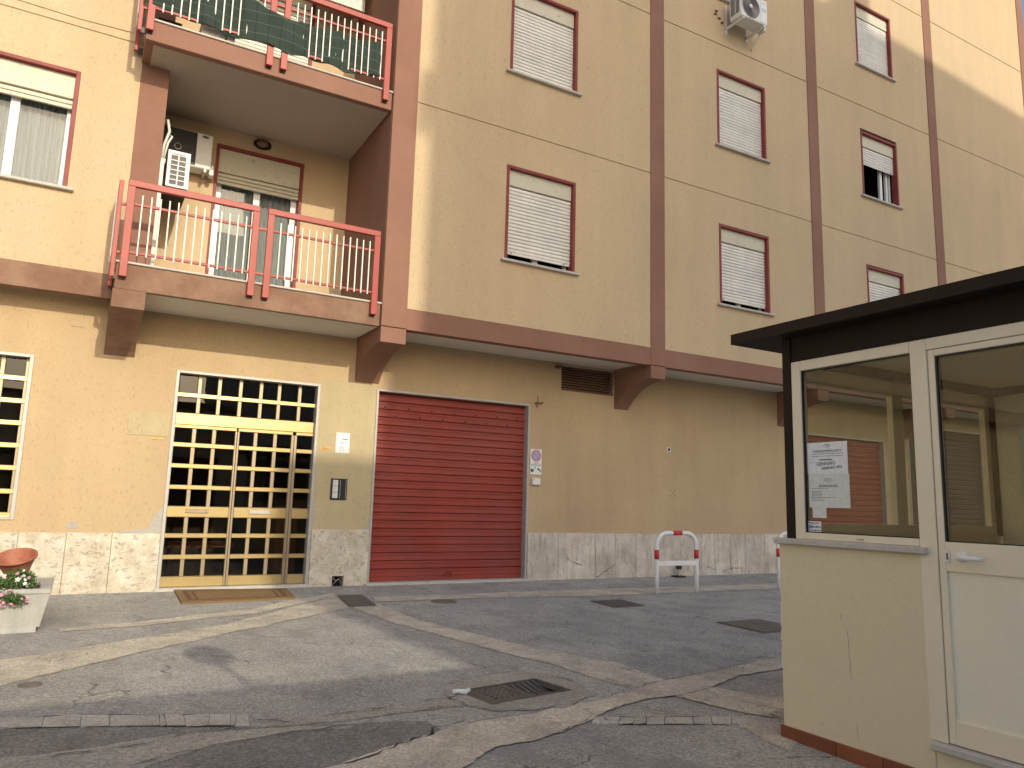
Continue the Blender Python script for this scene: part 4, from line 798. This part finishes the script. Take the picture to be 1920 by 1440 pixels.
# drain grate
def grate():
    q = [Vector((*p, 0)) for p in GRATE]; c = sum(q, Vector())/4; t = thing('drain_grate', (c.x, c.y, gz(c.y)), 'sunken cast iron drain grate with square holes and curved slots', 'drain')
    ux, uy = (q[1]-q[0]), (q[3]-q[0])
    def pt(a, b, z): p = q[0]+ux*a+uy*b; return (p.x, p.y, gz(p.y)+z)
    def bar(nm, a0, a1, b0, b1, z0, z1, m=m_iron):
        mb = MB(); mb.v = [pt(a, b, z) for a in (a0, a1) for b in (b0, b1) for z in (z0, z1)]; mb.f = [(0, 1, 3, 2), (4, 6, 7, 5), (0, 4, 5, 1), (2, 3, 7, 6), (0, 2, 6, 4), (1, 5, 7, 3)]; return mb.build(nm, m, t)
    mb = MB(); mb.v = [pt(a, b, z) for a in (0, 1) for b in (0, 1) for z in (-.45, .0)]; mb.f = [(0, 1, 3, 2), (4, 6, 7, 5), (0, 4, 5, 1), (2, 3, 7, 6), (0, 2, 6, 4)]; mb.build('pit', m_crack, t)
    for a in ((0, .03, 0, 1), (.97, 1, 0, 1), (.03, .97, 0, .05), (.03, .97, .95, 1), (.47, .53, .05, .95)): bar('frame_bar', *a, -.03, .008)
    bar('solid_edge', .03, .47, .78, .95, -.02, .004); bar('solid_edge', .03, .14, .05, .78, -.02, .004)
    for k in range(6): bar('grid_bar', .14+.066*k-.012, .14+.066*k+.012, .05, .78, -.022, .001, m_iron2)
    for k in range(7): bar('grid_bar', .14, .47, .05+.122*k-.022, .05+.122*k+.022, -.02, .003, m_iron2)
    for k in range(6):
        a = .575+.072*k; mb = MB(); n = 9
        for i in range(n+1):
            b = .05+.9*i/n; sag = -.055*math.sin(math.pi*i/n); o = .05*math.sin(math.pi*i/n)
            mb.v += [pt(a+o-.020, b, sag-.02), pt(a+o-.020, b, sag+.002), pt(a+o+.020, b, sag+.002), pt(a+o+.020, b, sag-.02)]
            if i:
                p = 4*i; mb.f += [(p-4+j, p-4+(j+1) % 4, p+(j+1) % 4, p+j) for j in range(4)]
        mb.build('curved_slat', m_iron, t)
    l = gp(863, 1303); lt = MB(); lt.tube([(l[0]-.05, l[1]+.02, gz(l[1])+.02), (l[0]-.01, l[1]+.01, gz(l[1])+.026), (l[0]+.03, l[1]-.02, gz(l[1])+.02), (l[0]+.07, l[1]+.0, gz(l[1])+.03)], [.018, .014, .020, .016], 7)
    tag(lt.build('crumpled_tissue', m_paper, None, True), 'crumpled white tissue at the corner of the drain grate', 'litter')
grate()
# doormat
z = gz(10.3)
dm = thing('doormat', (1.93, 10.35, z), 'brown coir doormat with dark end bands before the gold entrance', 'doormat')
cs = [gp(*p) for p in ((326, 1109), (536, 1106), (554, 1124), (341, 1134))]
def mquad(nm, a0, a1, b0, b1, z0, z1, m):
    q = [Vector(p) for p in cs]
    def pt(a, b, zz_): p = q[0].lerp(q[1], a).lerp(q[3].lerp(q[2], a), b); return (p.x, p.y, gz(p.y)+zz_)
    mb = MB(); mb.v = [pt(a, b, zz_) for a in (a0, a1) for b in (b0, b1) for zz_ in (z0, z1)]; mb.f = [(0, 1, 3, 2), (4, 6, 7, 5), (0, 4, 5, 1), (2, 3, 7, 6), (0, 2, 6, 4), (1, 5, 7, 3)]; mb.build(nm, m, dm)
mquad('pile', 0, 1, 0, 1, .0, .024, m_mat)
for a in ((.06, .10), (.13, .155), (.845, .87), (.90, .94)): mquad('end_band', a[0], a[1], .12, .86, .02, .0265, m_mat2)
mquad('edge_band', .10, .90, .80, .86, .02, .0255, m_mat2); mquad('edge_band', .10, .90, .12, .18, .02, .0255, m_mat2)

# ---- planter, flowers, bowl
pl = thing('concrete_planter', (-.62, 8.97, gz(8.97)), 'square pale concrete planter on a recessed foot by the wall', 'planter')
zb1 = gz(8.45)
def frus(nm, x0, x1, y0, y1, z0, z1, tin, mat, par):
    v = [(x0+tin, y0+tin, z0), (x1-tin, y0+tin, z0), (x1-tin, y1-tin, z0), (x0+tin, y1-tin, z0), (x0, y0, z1), (x1, y0, z1), (x1, y1, z1), (x0, y1, z1)]
    return mesh(nm, v, [(0, 1, 2, 3), (4, 5, 6, 7), (0, 1, 5, 4), (1, 2, 6, 5), (2, 3, 7, 6), (3, 0, 4, 7)], mat, par)
PX0, PX1, PY0, PY1 = -1.12, -.085, 8.42, 9.50
frus('foot', PX0+.14, PX1-.08, PY0+.05, PY1-.1, zb1-.03, .0, -.0, m_planter, pl); frus('basin', PX0, PX1, PY0, PY1, .0, .30, .055, m_planter, pl)
for q in ((PX0-.01, PX1+.01, PY0-.01, PY0+.09), (PX0-.01, PX1+.01, PY1-.09, PY1+.01), (PX0-.01, PX0+.09, PY0+.09, PY1-.09), (PX1-.09, PX1+.01, PY0+.09, PY1-.09)): box('rim', m_planter, *q, .30, .345, pl, .008)
box('soil', m_soil, PX0+.09, PX1-.09, PY0+.09, PY1-.09, .28, .325, pl); box('cover_board', m_planter, PX0+.35, PX1-.08, 9.02, PY1-.08, .31, .352, pl, .006)
fp = thing('flowering_plant', (-.42, 8.62, .32), 'bushy plant with pink and white flowers spilling over the planter edge', 'plant')
v = []; f = []
def leaf(c, s):
    d = Vector((random.gauss(0, 1), random.gauss(0, 1), random.gauss(.3, .8))).normalized(); a = d.orthogonal().normalized(); e = d.cross(a); an = random.uniform(0, 6.28); a, e = math.cos(an)*a+math.sin(an)*e, -math.sin(an)*a+math.cos(an)*e
    b_ = len(v); c = Vector(c); v.extend([tuple(c-a*s), tuple(c+e*s*.5+d*s*.12), tuple(c+a*s), tuple(c-e*s*.5+d*s*.12)]); f.append((b_, b_+1, b_+2, b_+3))
clus = [(-.36, 8.56, .42, .14), (-.48, 8.50, .36, .12), (-.27, 8.52, .40, .09), (-.42, 8.40, .28, .09), (-.33, 8.39, .26, .07), (-.58, 8.55, .40, .12), (-.70, 8.5, .36, .10), (-.30, 8.62, .43, .09)]
for (x, y, z_, r_) in clus:
    for k in range(int(900*r_/.1*.35)):
        p = Vector((random.gauss(0, 1), random.gauss(0, 1), random.gauss(0, 1))).normalized()*r_*random.uniform(.3, 1.05); leaf((x+p.x, y+p.y, z_+p.z*.7), random.uniform(.010, .022))
tag(mesh('foliage', v, f, m_leaf, fp, recalc=False), kind='stuff')
mb = MB()
for (x, y, z_, r_) in clus: mb.tube([(-.42+.3*(x+.42), 8.62, .30), (x, (y+8.6)/2, z_), (x, y, z_)], .004, 5)
mb.build('stems', m_leaf, fp)
def flower_mesh(m):
    vv = []; ff = []
    for k in range(5):
        a = 2*math.pi*k/5; b_ = len(vv); ca, sa = math.cos(a), math.sin(a)
        for (r_, w_, h) in ((0, 0, 0), (.011, -.008, .004), (.020, 0, .002), (.011, .008, .004)): vv.append((r_*ca-w_*sa, r_*sa+w_*ca, h))
        ff.append((b_, b_+1, b_+2, b_+3))
    me = bpy.data.meshes.new('flower'); me.from_pydata(vv, [], ff); me.materials.append(m); return me
FM = [flower_mesh(m_pink), flower_mesh(m_petal)]
for k in range(64):
    x, y, z_, r_ = random.choice(clus); p = Vector((random.gauss(0, .8), -abs(random.gauss(0, 1)), random.gauss(.1, 1))).normalized()*r_*1.05
    o = link(bpy.data.objects.new('flower', FM[0 if (x < -.45 or z_ < .3) == (random.random() < .8) else 1]), fp, (x+p.x, y+p.y, z_+p.z*.72)); o.rotation_euler = (R(60)+random.gauss(0, .5), random.gauss(0, .5), random.uniform(0, 6)); o.scale = (random.uniform(.8, 1.3),)*3
bo = thing('terracotta_bowl', (-.40, 9.15, .35), 'empty wide terracotta bowl tilted on the planter behind the flowers', 'flowerpot')
tl = Matrix.Rotation(R(-9), 3, 'Y') @ Matrix.Rotation(R(20), 3, 'X')
mb = MB(); mb.lathe([(0, 0), (.085, 0), (.095, .01), (.13, .09), (.165, .165), (.178, .185), (.186, .185), (.188, .205), (.176, .208), (.165, .190), (.12, .10), (.08, .03), (0, .025)], (-.39, 9.12, .41), 40, tilt=tl); mb.build('bowl', m_terra, bo, True)
mb = MB(); mb.lathe([(0, 0), (.07, 0), (.078, .07), (0, .07)], (-.39, 9.13, .352), 24); mb.build('pot_foot', m_terra, bo, True)

# ------------------------------------------------------------------ guard booth
K = thing('guard_booth', (5.1, 2.2, -.13), 'beige guard booth with flat dark overhanging roof and glazed door', 'booth')
KX, KX1, KY0, KY1 = 3.985, 6.42, .75, 3.475; ZR = 2.367
# roof
r_ = MB(); r_.v = [(x, y, z) for z in (ZR, 2.437) for x, y in ((3.83, .5), (6.7, .5), (6.7, 3.71), (3.83, 3.71))]; r_.f = [(3, 2, 1, 0), (4, 5, 6, 7), (0, 1, 5, 4), (1, 2, 6, 5), (2, 3, 7, 6), (3, 0, 4, 7)]; r_.build('roof', m_dkmetal, K)
box('ceiling', m_kint, KX+.05, KX1-.03, KY0+.05, KY1-.1, 2.27, 2.30, K)
box('frieze', m_dkmetal, KX+.004, KX+.06, KY0, KY1-.07, 2.205, ZR, K); box('frieze', m_dkmetal, KX+.06, KX1, KY1-.13, KY1-.07, 2.205, ZR, K); box('frieze', m_dkmetal, KX+.06, KX1, KY0, KY0+.06, 2.205, ZR, K); box('frieze', m_dkmetal, KX1-.06, KX1, KY0+.06, KY1-.13, 2.205, ZR, K)
box('corner_post', m_dkmetal, KX-.008, KX+.07, 3.338, 3.405, 1.076, ZR, K, .004); box('corner_post', m_dkmetal, KX1-.07, KX1, 3.338, 3.405, 1.1, ZR, K, .004)
# front: parapet, skirting, sill
def rough_box(name, mat, x0, x1, y0, y1, z0, z1, par):
    bm = bmesh.new(); bmesh.ops.create_cube(bm, size=1)
    for vtx in bm.verts: vtx.co = Vector((x0+(vtx.co.x+.5)*(x1-x0), y0+(vtx.co.y+.5)*(y1-y0), z0+(vtx.co.z+.5)*(z1-z0)))
    ed = [e for e in bm.edges if abs((e.verts[0].co-e.verts[1].co).z) > .1]; bmesh.ops.subdivide_edges(bm, edges=ed, cuts=40)
    for vtx in bm.verts:
        if z0+.01 < vtx.co.z < z1-.01 and random.random() < .5:
            k = random.uniform(0, .006)*(2.4 if random.random() < .15 else 1); vtx.co.x += k if vtx.co.x < (x0+x1)/2 else -k; vtx.co.y += k if vtx.co.y < (y0+y1)/2 else -k
    vv = [tuple(a.co) for a in bm.verts]; bm.verts.index_update(); ff = [tuple(a.index for a in q.verts) for q in bm.faces]; bm.free(); return mesh(name, vv, ff, mat, par)
box('parapet', m_kiosk, KX, KX+.12, 2.50, KY1, -.2, 1.04, K, .004); box('parapet', m_kiosk, KX+.12, KX1, KY1-.10, KY1, -.2, 1.12, K)
box('parapet', m_kiosk, KX, KX+.12, KY0, 1.45, -.25, 1.04, K); box('parapet', m_kiosk, KX+.12, KX1, KY0, KY0+.1, -.25, 1.12, K)
for (yy_, zc, hh) in ((KY1, .78, .10), (KY1, .60, .16), (KY1, .47, .07), (KY1, .33, .12), (KY1, .12, .09), (2.50, .93, .10), (2.50, .70, .05), (2.50, .42, .06), (2.50, .2, .12)):
    n_ = 9; sg = -1 if yy_ > 3 else 1; P_ = [(KX-.0012, yy_+sg*(-.001), zc-hh/2)]+[(KX-.0012, yy_+sg*random.uniform(.003, .012), zc-hh/2+hh*k/n_) for k in range(1, n_)]+[(KX-.0012, yy_+sg*(-.001), zc+hh/2)]
    mesh('plaster_chip', P_, [tuple(range(len(P_)))], m_paper2 if random.random() < .7 else m_cement, K)
for pl_, mm_ in (([(2.98, .30), (2.985, .42), (2.99, .52), (2.995, .57)], m_cement), ([(2.95, -.02), (2.955, .06)], m_cement), ([(3.20, .0), (3.18, .02)], m_cement), ([(3.03, .62), (3.035, .66)], m_cement)):
    mb = MB(); Pq = rough_line(pl_, .03, .003)
    for i, (y_, z_) in enumerate(Pq):
        wv = random.uniform(.001, .003); mb.v += [(KX-.001, y_-wv, z_), (KX-.001, y_+wv, z_)]
        if i: mb.f.append((2*i-2, 2*i, 2*i+1, 2*i-1))
    mb.build('scuff_mark', mm_, K)
for a, b in ((2.502, 2.79), (2.793, 3.085), (3.088, 3.487)): box('skirting_tile', m_tile, KX-.016, KX+.01, a, b, -.16, -.065, K, .002)
box('window_sill', m_sill, KX-.035, KX+.10, 2.475, KY1+.018, 1.04, 1.078, K, .006); box('door_plinth', m_kiosk, KX+.006, KX+.12, 1.44, 2.50, -.25, .06, K); box('door_step', m_sill, KX-.045, KX+.14, 1.40, 2.505, .06, .103, K, .008)
# glazed frames of the front
WF = link(bpy.data.objects.new('booth_window', None), K, (KX, 2.9, 1.08))
for nm, q in (('stile', (3.266, 3.338, 1.078, 2.205)), ('stile', (2.428, 2.524, .103, 2.205)), ('head_rail', (2.524, 3.266, 2.140, 2.205)), ('bottom_rail', (2.524, 3.266, 1.078, 1.120))): box(nm, m_kframe, KX-.004, KX+.05, q[0], q[1], q[2], q[3], WF, .004)
box('pane', m_kglass, KX+.024, KX+.030, 2.524, 3.266, 1.120, 2.140, WF); box('drain_cap', m_alu, KX-.010, KX-.003, 2.86, 2.90, 1.092, 1.102, WF)
for q in ((2.524, 2.531, 1.12, 2.14), (3.259, 3.266, 1.12, 2.14), (2.531, 3.259, 1.12, 1.127), (2.531, 3.259, 2.133, 2.14)): box('gasket', m_black, KX+.006, KX+.023, q[0], q[1], q[2], q[3], WF)
box('head_rail', m_kframe, KX-.003, KX+.05, 1.40, 2.428, 2.142, 2.205, WF, .003)
box('stile', m_kframe, KX-.003, KX+.05, 1.42, 1.50, .103, 2.142, WF, .004); box('stile', m_kframe, KX-.003, KX+.05, KY0, KY0+.07, 1.078, 2.205, WF, .004); box('pane', m_kglass, KX+.024, KX+.03, KY0+.07, 1.42, 1.12, 2.205, WF); box('bottom_rail', m_kframe, KX-.003, KX+.05, KY0+.07, 1.42, 1.04, 1.12, WF, .003)
KD = link(bpy.data.objects.new('booth_door', None), K, (KX, 2.0, .105)); x_ = KX-.002
for nm, q in (('stile', (2.385, 2.422, .108, 2.138)), ('stile', (1.506, 1.56, .108, 2.138)), ('head_rail', (1.56, 2.385, 2.103, 2.138)), ('lock_rail', (1.56, 2.385, .962, 1.112)), ('kick_rail', (1.56, 2.385, .108, .226))): box(nm, m_kframe, x_, x_+.048, q[0], q[1], q[2], q[3], KD, .003)
box('pane', m_kglass, x_+.024, x_+.030, 1.56, 2.385, 1.112, 2.103, KD); box('lower_panel', m_kpanel, x_+.014, x_+.034, 1.56, 2.385, .226, .962, KD)
for q in ((2.376, 2.385, 1.112, 2.103), (1.56, 2.376, 2.095, 2.103), (1.56, 2.376, 1.112, 1.118)): box('gasket', m_black, x_+.004, x_+.022, q[0], q[1], q[2], q[3], KD)
hd = MB(); hd.tube([(x_, 2.300, 1.040), (x_-.045, 2.300, 1.040), (x_-.052, 2.285, 1.040), (x_-.052, 2.20, 1.038), (x_-.050, 2.175, 1.037)], [.015, .014, .014, .012, .011], 10); h_ = hd.build('handle', m_white, KD, True)
hd = MB(); hd.lathe([(0, -.012), (.026, -.012), (.028, 0)], (x_, 2.300, 1.040), 20, 'X'); hd.build('rosette', m_white, h_, True); box('lock_plate', m_plast, x_-.008, x_, 2.362, 2.384, 1.005, 1.072, KD, .003); box('keyhole', m_ink, x_-.0092, x_-.007, 2.369, 2.377, 1.022, 1.055, KD)
# far side glazing
FW_ = link(bpy.data.objects.new('booth_window', None), K, (5.2, KY1-.06, 1.12)); ya, yb = KY1-.095, KY1-.045
for q in ((KX+.12, KX+.20, 1.12, 2.205), (5.10, 5.22, 1.12, 2.205), (KX1-.13, KX1-.07, 1.12, 2.205)): box('stile', m_kframe, q[0], q[1], ya, yb, q[2], q[3], FW_, .004)
for a, b in ((KX+.20, 5.10), (5.22, KX1-.13)):
    box('head_rail', m_kframe, a, b, ya, yb, 2.10, 2.205, FW_, .003); box('bottom_rail', m_kframe, a, b, ya, yb, 1.12, 1.172, FW_, .003); box('pane', m_kglass, a, b, ya+.02, ya+.026, 1.172, 2.10, FW_)
# back wall, near wall, floor, fittings
box('back_wall', m_kint, KX1-.06, KX1, KY0+.06, KY1-.13, -.2, 2.205, K); box('near_wall', m_kint, KX+.12, KX1-.06, KY0+.01, KY0+.06, 1.12, 2.205, K); box('floor', m_cement, KX+.12, KX1-.06, KY0+.1, KY1-.1, .02, .09, K)
dk = thing('booth_desk', (5.6, 3.0, .09), 'dark wooden desk inside the guard booth', 'desk')
box('desk_top', m_hall, 4.9, 6.30, 2.75, 3.34, .82, .86, dk, .006)
for x in (4.93, 6.22): box('side_panel', m_hall, x, x+.04, 2.78, 3.32, .09, .82, dk)
cb = thing('wall_cabinet', (6.25, 2.3, 1.1), 'cream wall cabinet with clear leaflet shelf inside the guard booth', 'cabinet')
box('carcass', m_kpanel, 6.16, 6.355, 2.25, 2.72, .9, 1.36, cb, .006); box('shelf', m_plast, 6.14, 6.355, 2.25, 2.72, 1.38, 1.395, cb, .003); box('leaflet_holder', m_glass, 6.15, 6.156, 2.26, 2.71, 1.395, 1.62, cb); box('shelf', m_plast, 6.14, 6.355, 2.25, 2.72, 1.62, 1.63, cb, .003)
for k, m in enumerate((m_blue, m_paper, m_paper)): box('leaflet', m, 6.18, 6.20, 2.30+.13*k, 2.40+.13*k, 1.396, 1.44+.02*k, cb)
# papers on the booth glass
XP = KX+.0225
def sheet(y0, y1, z0, z1, mat, lab, cat='notice', dx=.0):
    t = thing('paper_notice', (XP-dx, (y0+y1)/2, z0), lab, cat); box('sheet', mat, XP-.0012-dx, XP-dx, y0, y1, z0, z1, t); return t
p1 = sheet(2.962, 3.250, 1.480, 1.675, m_paper, 'white typed notice with handwritten dates, upper sheet on the booth window')
xt = XP-.0018
text_bars(p1, -3.12, -3.09, 1.662, [.035, .055, .025], .004, .008, xt, m_ink2, axis='X')
text('lettering', 'ORARIO DI RICEVIMENTO CADETTI', .0125, m_ink, p1, (xt, 3.105, 1.622), FACE_X); box('underline', m_ink, xt-.0004, xt, 3.0, 3.21, 1.6135, 1.615, p1)
text_bars(p1, -3.22, -2.99, 1.606, [.225], .0045, .01, xt, m_ink2, axis='X'); text_bars(p1, -3.22, -2.99, 1.592, [.215], .0045, .01, xt, m_ink2, axis='X')
text('lettering', 'DICEMBRE 2025', .013, m_ink, p1, (xt, 3.115, 1.567), FACE_X); box('strike', m_ink, xt-.0004, xt, 3.065, 3.165, 1.5655, 1.5675, p1)
text('handwriting', 'GENNAIO', .031, m_ink, p1, (xt, 3.115, 1.543), FACE_X @ Matrix.Rotation(R(2), 3, 'Z')); text('handwriting', 'FEBBRAIO 2026', .022, m_ink, p1, (xt, 3.075, 1.517), FACE_X @ Matrix.Rotation(R(4), 3, 'Z')); text_bars(p1, -3.235, -3.19, 1.552, [.04], .003, .01, xt, m_ink2, axis='X')
p2 = sheet(2.955, 3.246, 1.275, 1.480, m_paper2, 'greenish typed information sheet under the dated notice on the booth window', dx=.0002)
text_bars(p2, -3.12, -3.09, 1.452, [.04, .06, .03], .004, .008, xt, m_ink2, axis='X'); text('lettering', 'INFORMAZIONI UTILI', .0135, m_ink, p2, (xt, 3.105, 1.408), FACE_X); box('underline', m_ink, xt-.0004, xt, 3.035, 3.175, 1.3995, 1.401, p2)
text_bars(p2, -3.225, -3.1, 1.392, [.12], .0035, .01, xt, m_ink2, 'L', 'X'); text_bars(p2, -3.225, -3.1, 1.376, [.08, .075, .08, .07, .17, .09, .085], .004, .0095, xt, m_ink2, 'L', 'X')
p3 = sheet(3.125, 3.225, 1.212, 1.276, m_paper2, 'small blank pale slip under the two typed sheets on the booth window', dx=-.001)
p4 = sheet(3.165, 3.262, 1.124, 1.190, m_paper, 'small white security sticker in the lower corner of the booth window', 'sticker')
text_bars(p4, -3.26, -3.168, 1.183, [.08, .05], .004, .007, xt, m_ink, axis='X'); text_bars(p4, -3.235, -3.17, 1.160, [.062], .008, .01, xt, m_ink, axis='X'); text_bars(p4, -3.26, -3.168, 1.138, [.08], .005, .01, xt, m_ink, axis='X')
mb = MB(); mb.lathe([(.005, 0), (.011, 0)], (xt, 3.244, 1.156), 16, 'X'); mb.build('emblem', m_ink, p4)

# ------------------------------------------------------------------ buildings on the other side of the court (behind the viewer)
def back(p, Yc): t = (p[1]-Yc); return (p[0]+.10*t, Yc, p[2]+.45*t)
OB = thing('opposite_building', (14, -28, gz(-28)), 'tall plain apartment block across the court, opposite the beige facade', 'building')
def prism(name, pts, z0, z1, mat, par):
    n = len(pts); return mesh(name, [(x, y, z0) for x, y in pts]+[(x, y, z1) for x, y in pts], [tuple(range(n)), tuple(range(n, 2*n))]+[(i, (i+1) % n, n+(i+1) % n, n+i) for i in range(n)], mat, par)
YC = -22.0
def fr(x, sl=-.13): return YC+sl*(x-18)*(1 if x > 18 else 0)
zt = back((0, 9.98, 12.42), YC)[2]
xl = back((4.12, 9.98, 5), YC)[0]
prism('wall', [(xl, YC), (18, YC), (31, fr(31)), (31, -36), (xl+2.2, -36)], gz(-10)-.1, zt, m_opp, OB)
b0 = back((13.72, 9.98, 0), YC)[0]; b1 = back((14.95, 9.98, 0), YC)[0]
box('stair_tower', m_opp, b0, b1, YC-2.5, YC-.003, zt, zt+3.2, OB)
zz1 = back((0, 11, 1.85), YC)[2]
xg = back((2.62, 9.6, 0), YC)[0]
prism('lower_wing', [(xg, YC), (xl-.002, YC), (xl+1.2, -33), (xg+1.6, -33)], gz(-10)-.1, zz1, m_opp2, OB)
for (xs, za_, zb_) in ((4.02, 7.15, 7.80), (4.58, 7.80, 8.95), (4.94, 8.95, 12.4)):
    pass
# balconies stepping out of the side of the block
box('side_balcony', m_opp2, back((3.99, 9.98, 0), YC)[0], xl-.002, YC-.8, YC-.02, back((0, 9.98, 7.0), YC)[2], back((0, 9.98, 7.75), YC)[2], OB)
for zf_ in [3.2*k for k in range(1, 8)]:
    for x in (9, 13, 17, 21):
        yy = fr(x) if x < 18 else fr(x)+.12; wo = link(bpy.data.objects.new('window', None), OB, (x, yy, zf_))
        box('shutter', m_slat, x-.65, x+.65, yy-.05, yy+.03, zf_, zf_+1.5, wo); box('sill', m_sill, x-.72, x+.72, yy-.05, yy+.08, zf_-.05, zf_, wo)
# low building and lamp behind the viewer
LYC = -3.5; zlow = back((0, 5.82, gz(5.82)), LYC)[2]
LB = thing('low_garage_row', (1, -7, gz(-8)), 'low flat roofed garage row across the court, opposite the entrance', 'building')
box('wall', m_opp2, -2.3, 4.3, -10, LYC, gz(-8)-.2, zlow-.25, LB); box('roof', m_roof, -2.4, 4.3, -10.1, LYC+.0, zlow-.25, zlow, LB)
for x in (-.6, 2.6): box('garage_door', m_dkshut, x-1.3, x+1.3, LYC, LYC+.03, gz(-5), 2.4, LB)
lp = gp(392, 1228); h0 = back((lp[0], lp[1], gz(lp[1])), LYC-.2); LP = thing('roof_lamp', (h0[0], LYC-.2, zlow), 'globe lamp on a short pole at the edge of the low garage roof', 'lamp')
mb = MB(); mb.tube([(h0[0], LYC-.2, zlow-.01), (h0[0], LYC-.2, h0[2]-.12)], .025, 10); mb.build('pole', m_dkmetal, LP)
mb = MB(); mb.lathe([(.03, -.14), (.12, -.12), (.17, -.04), (.18, .03), (.15, .10), (.08, .15), (0, .165)], (h0[0], LYC-.2, h0[2]), 24); mb.build('globe', m_plast, LP, True)
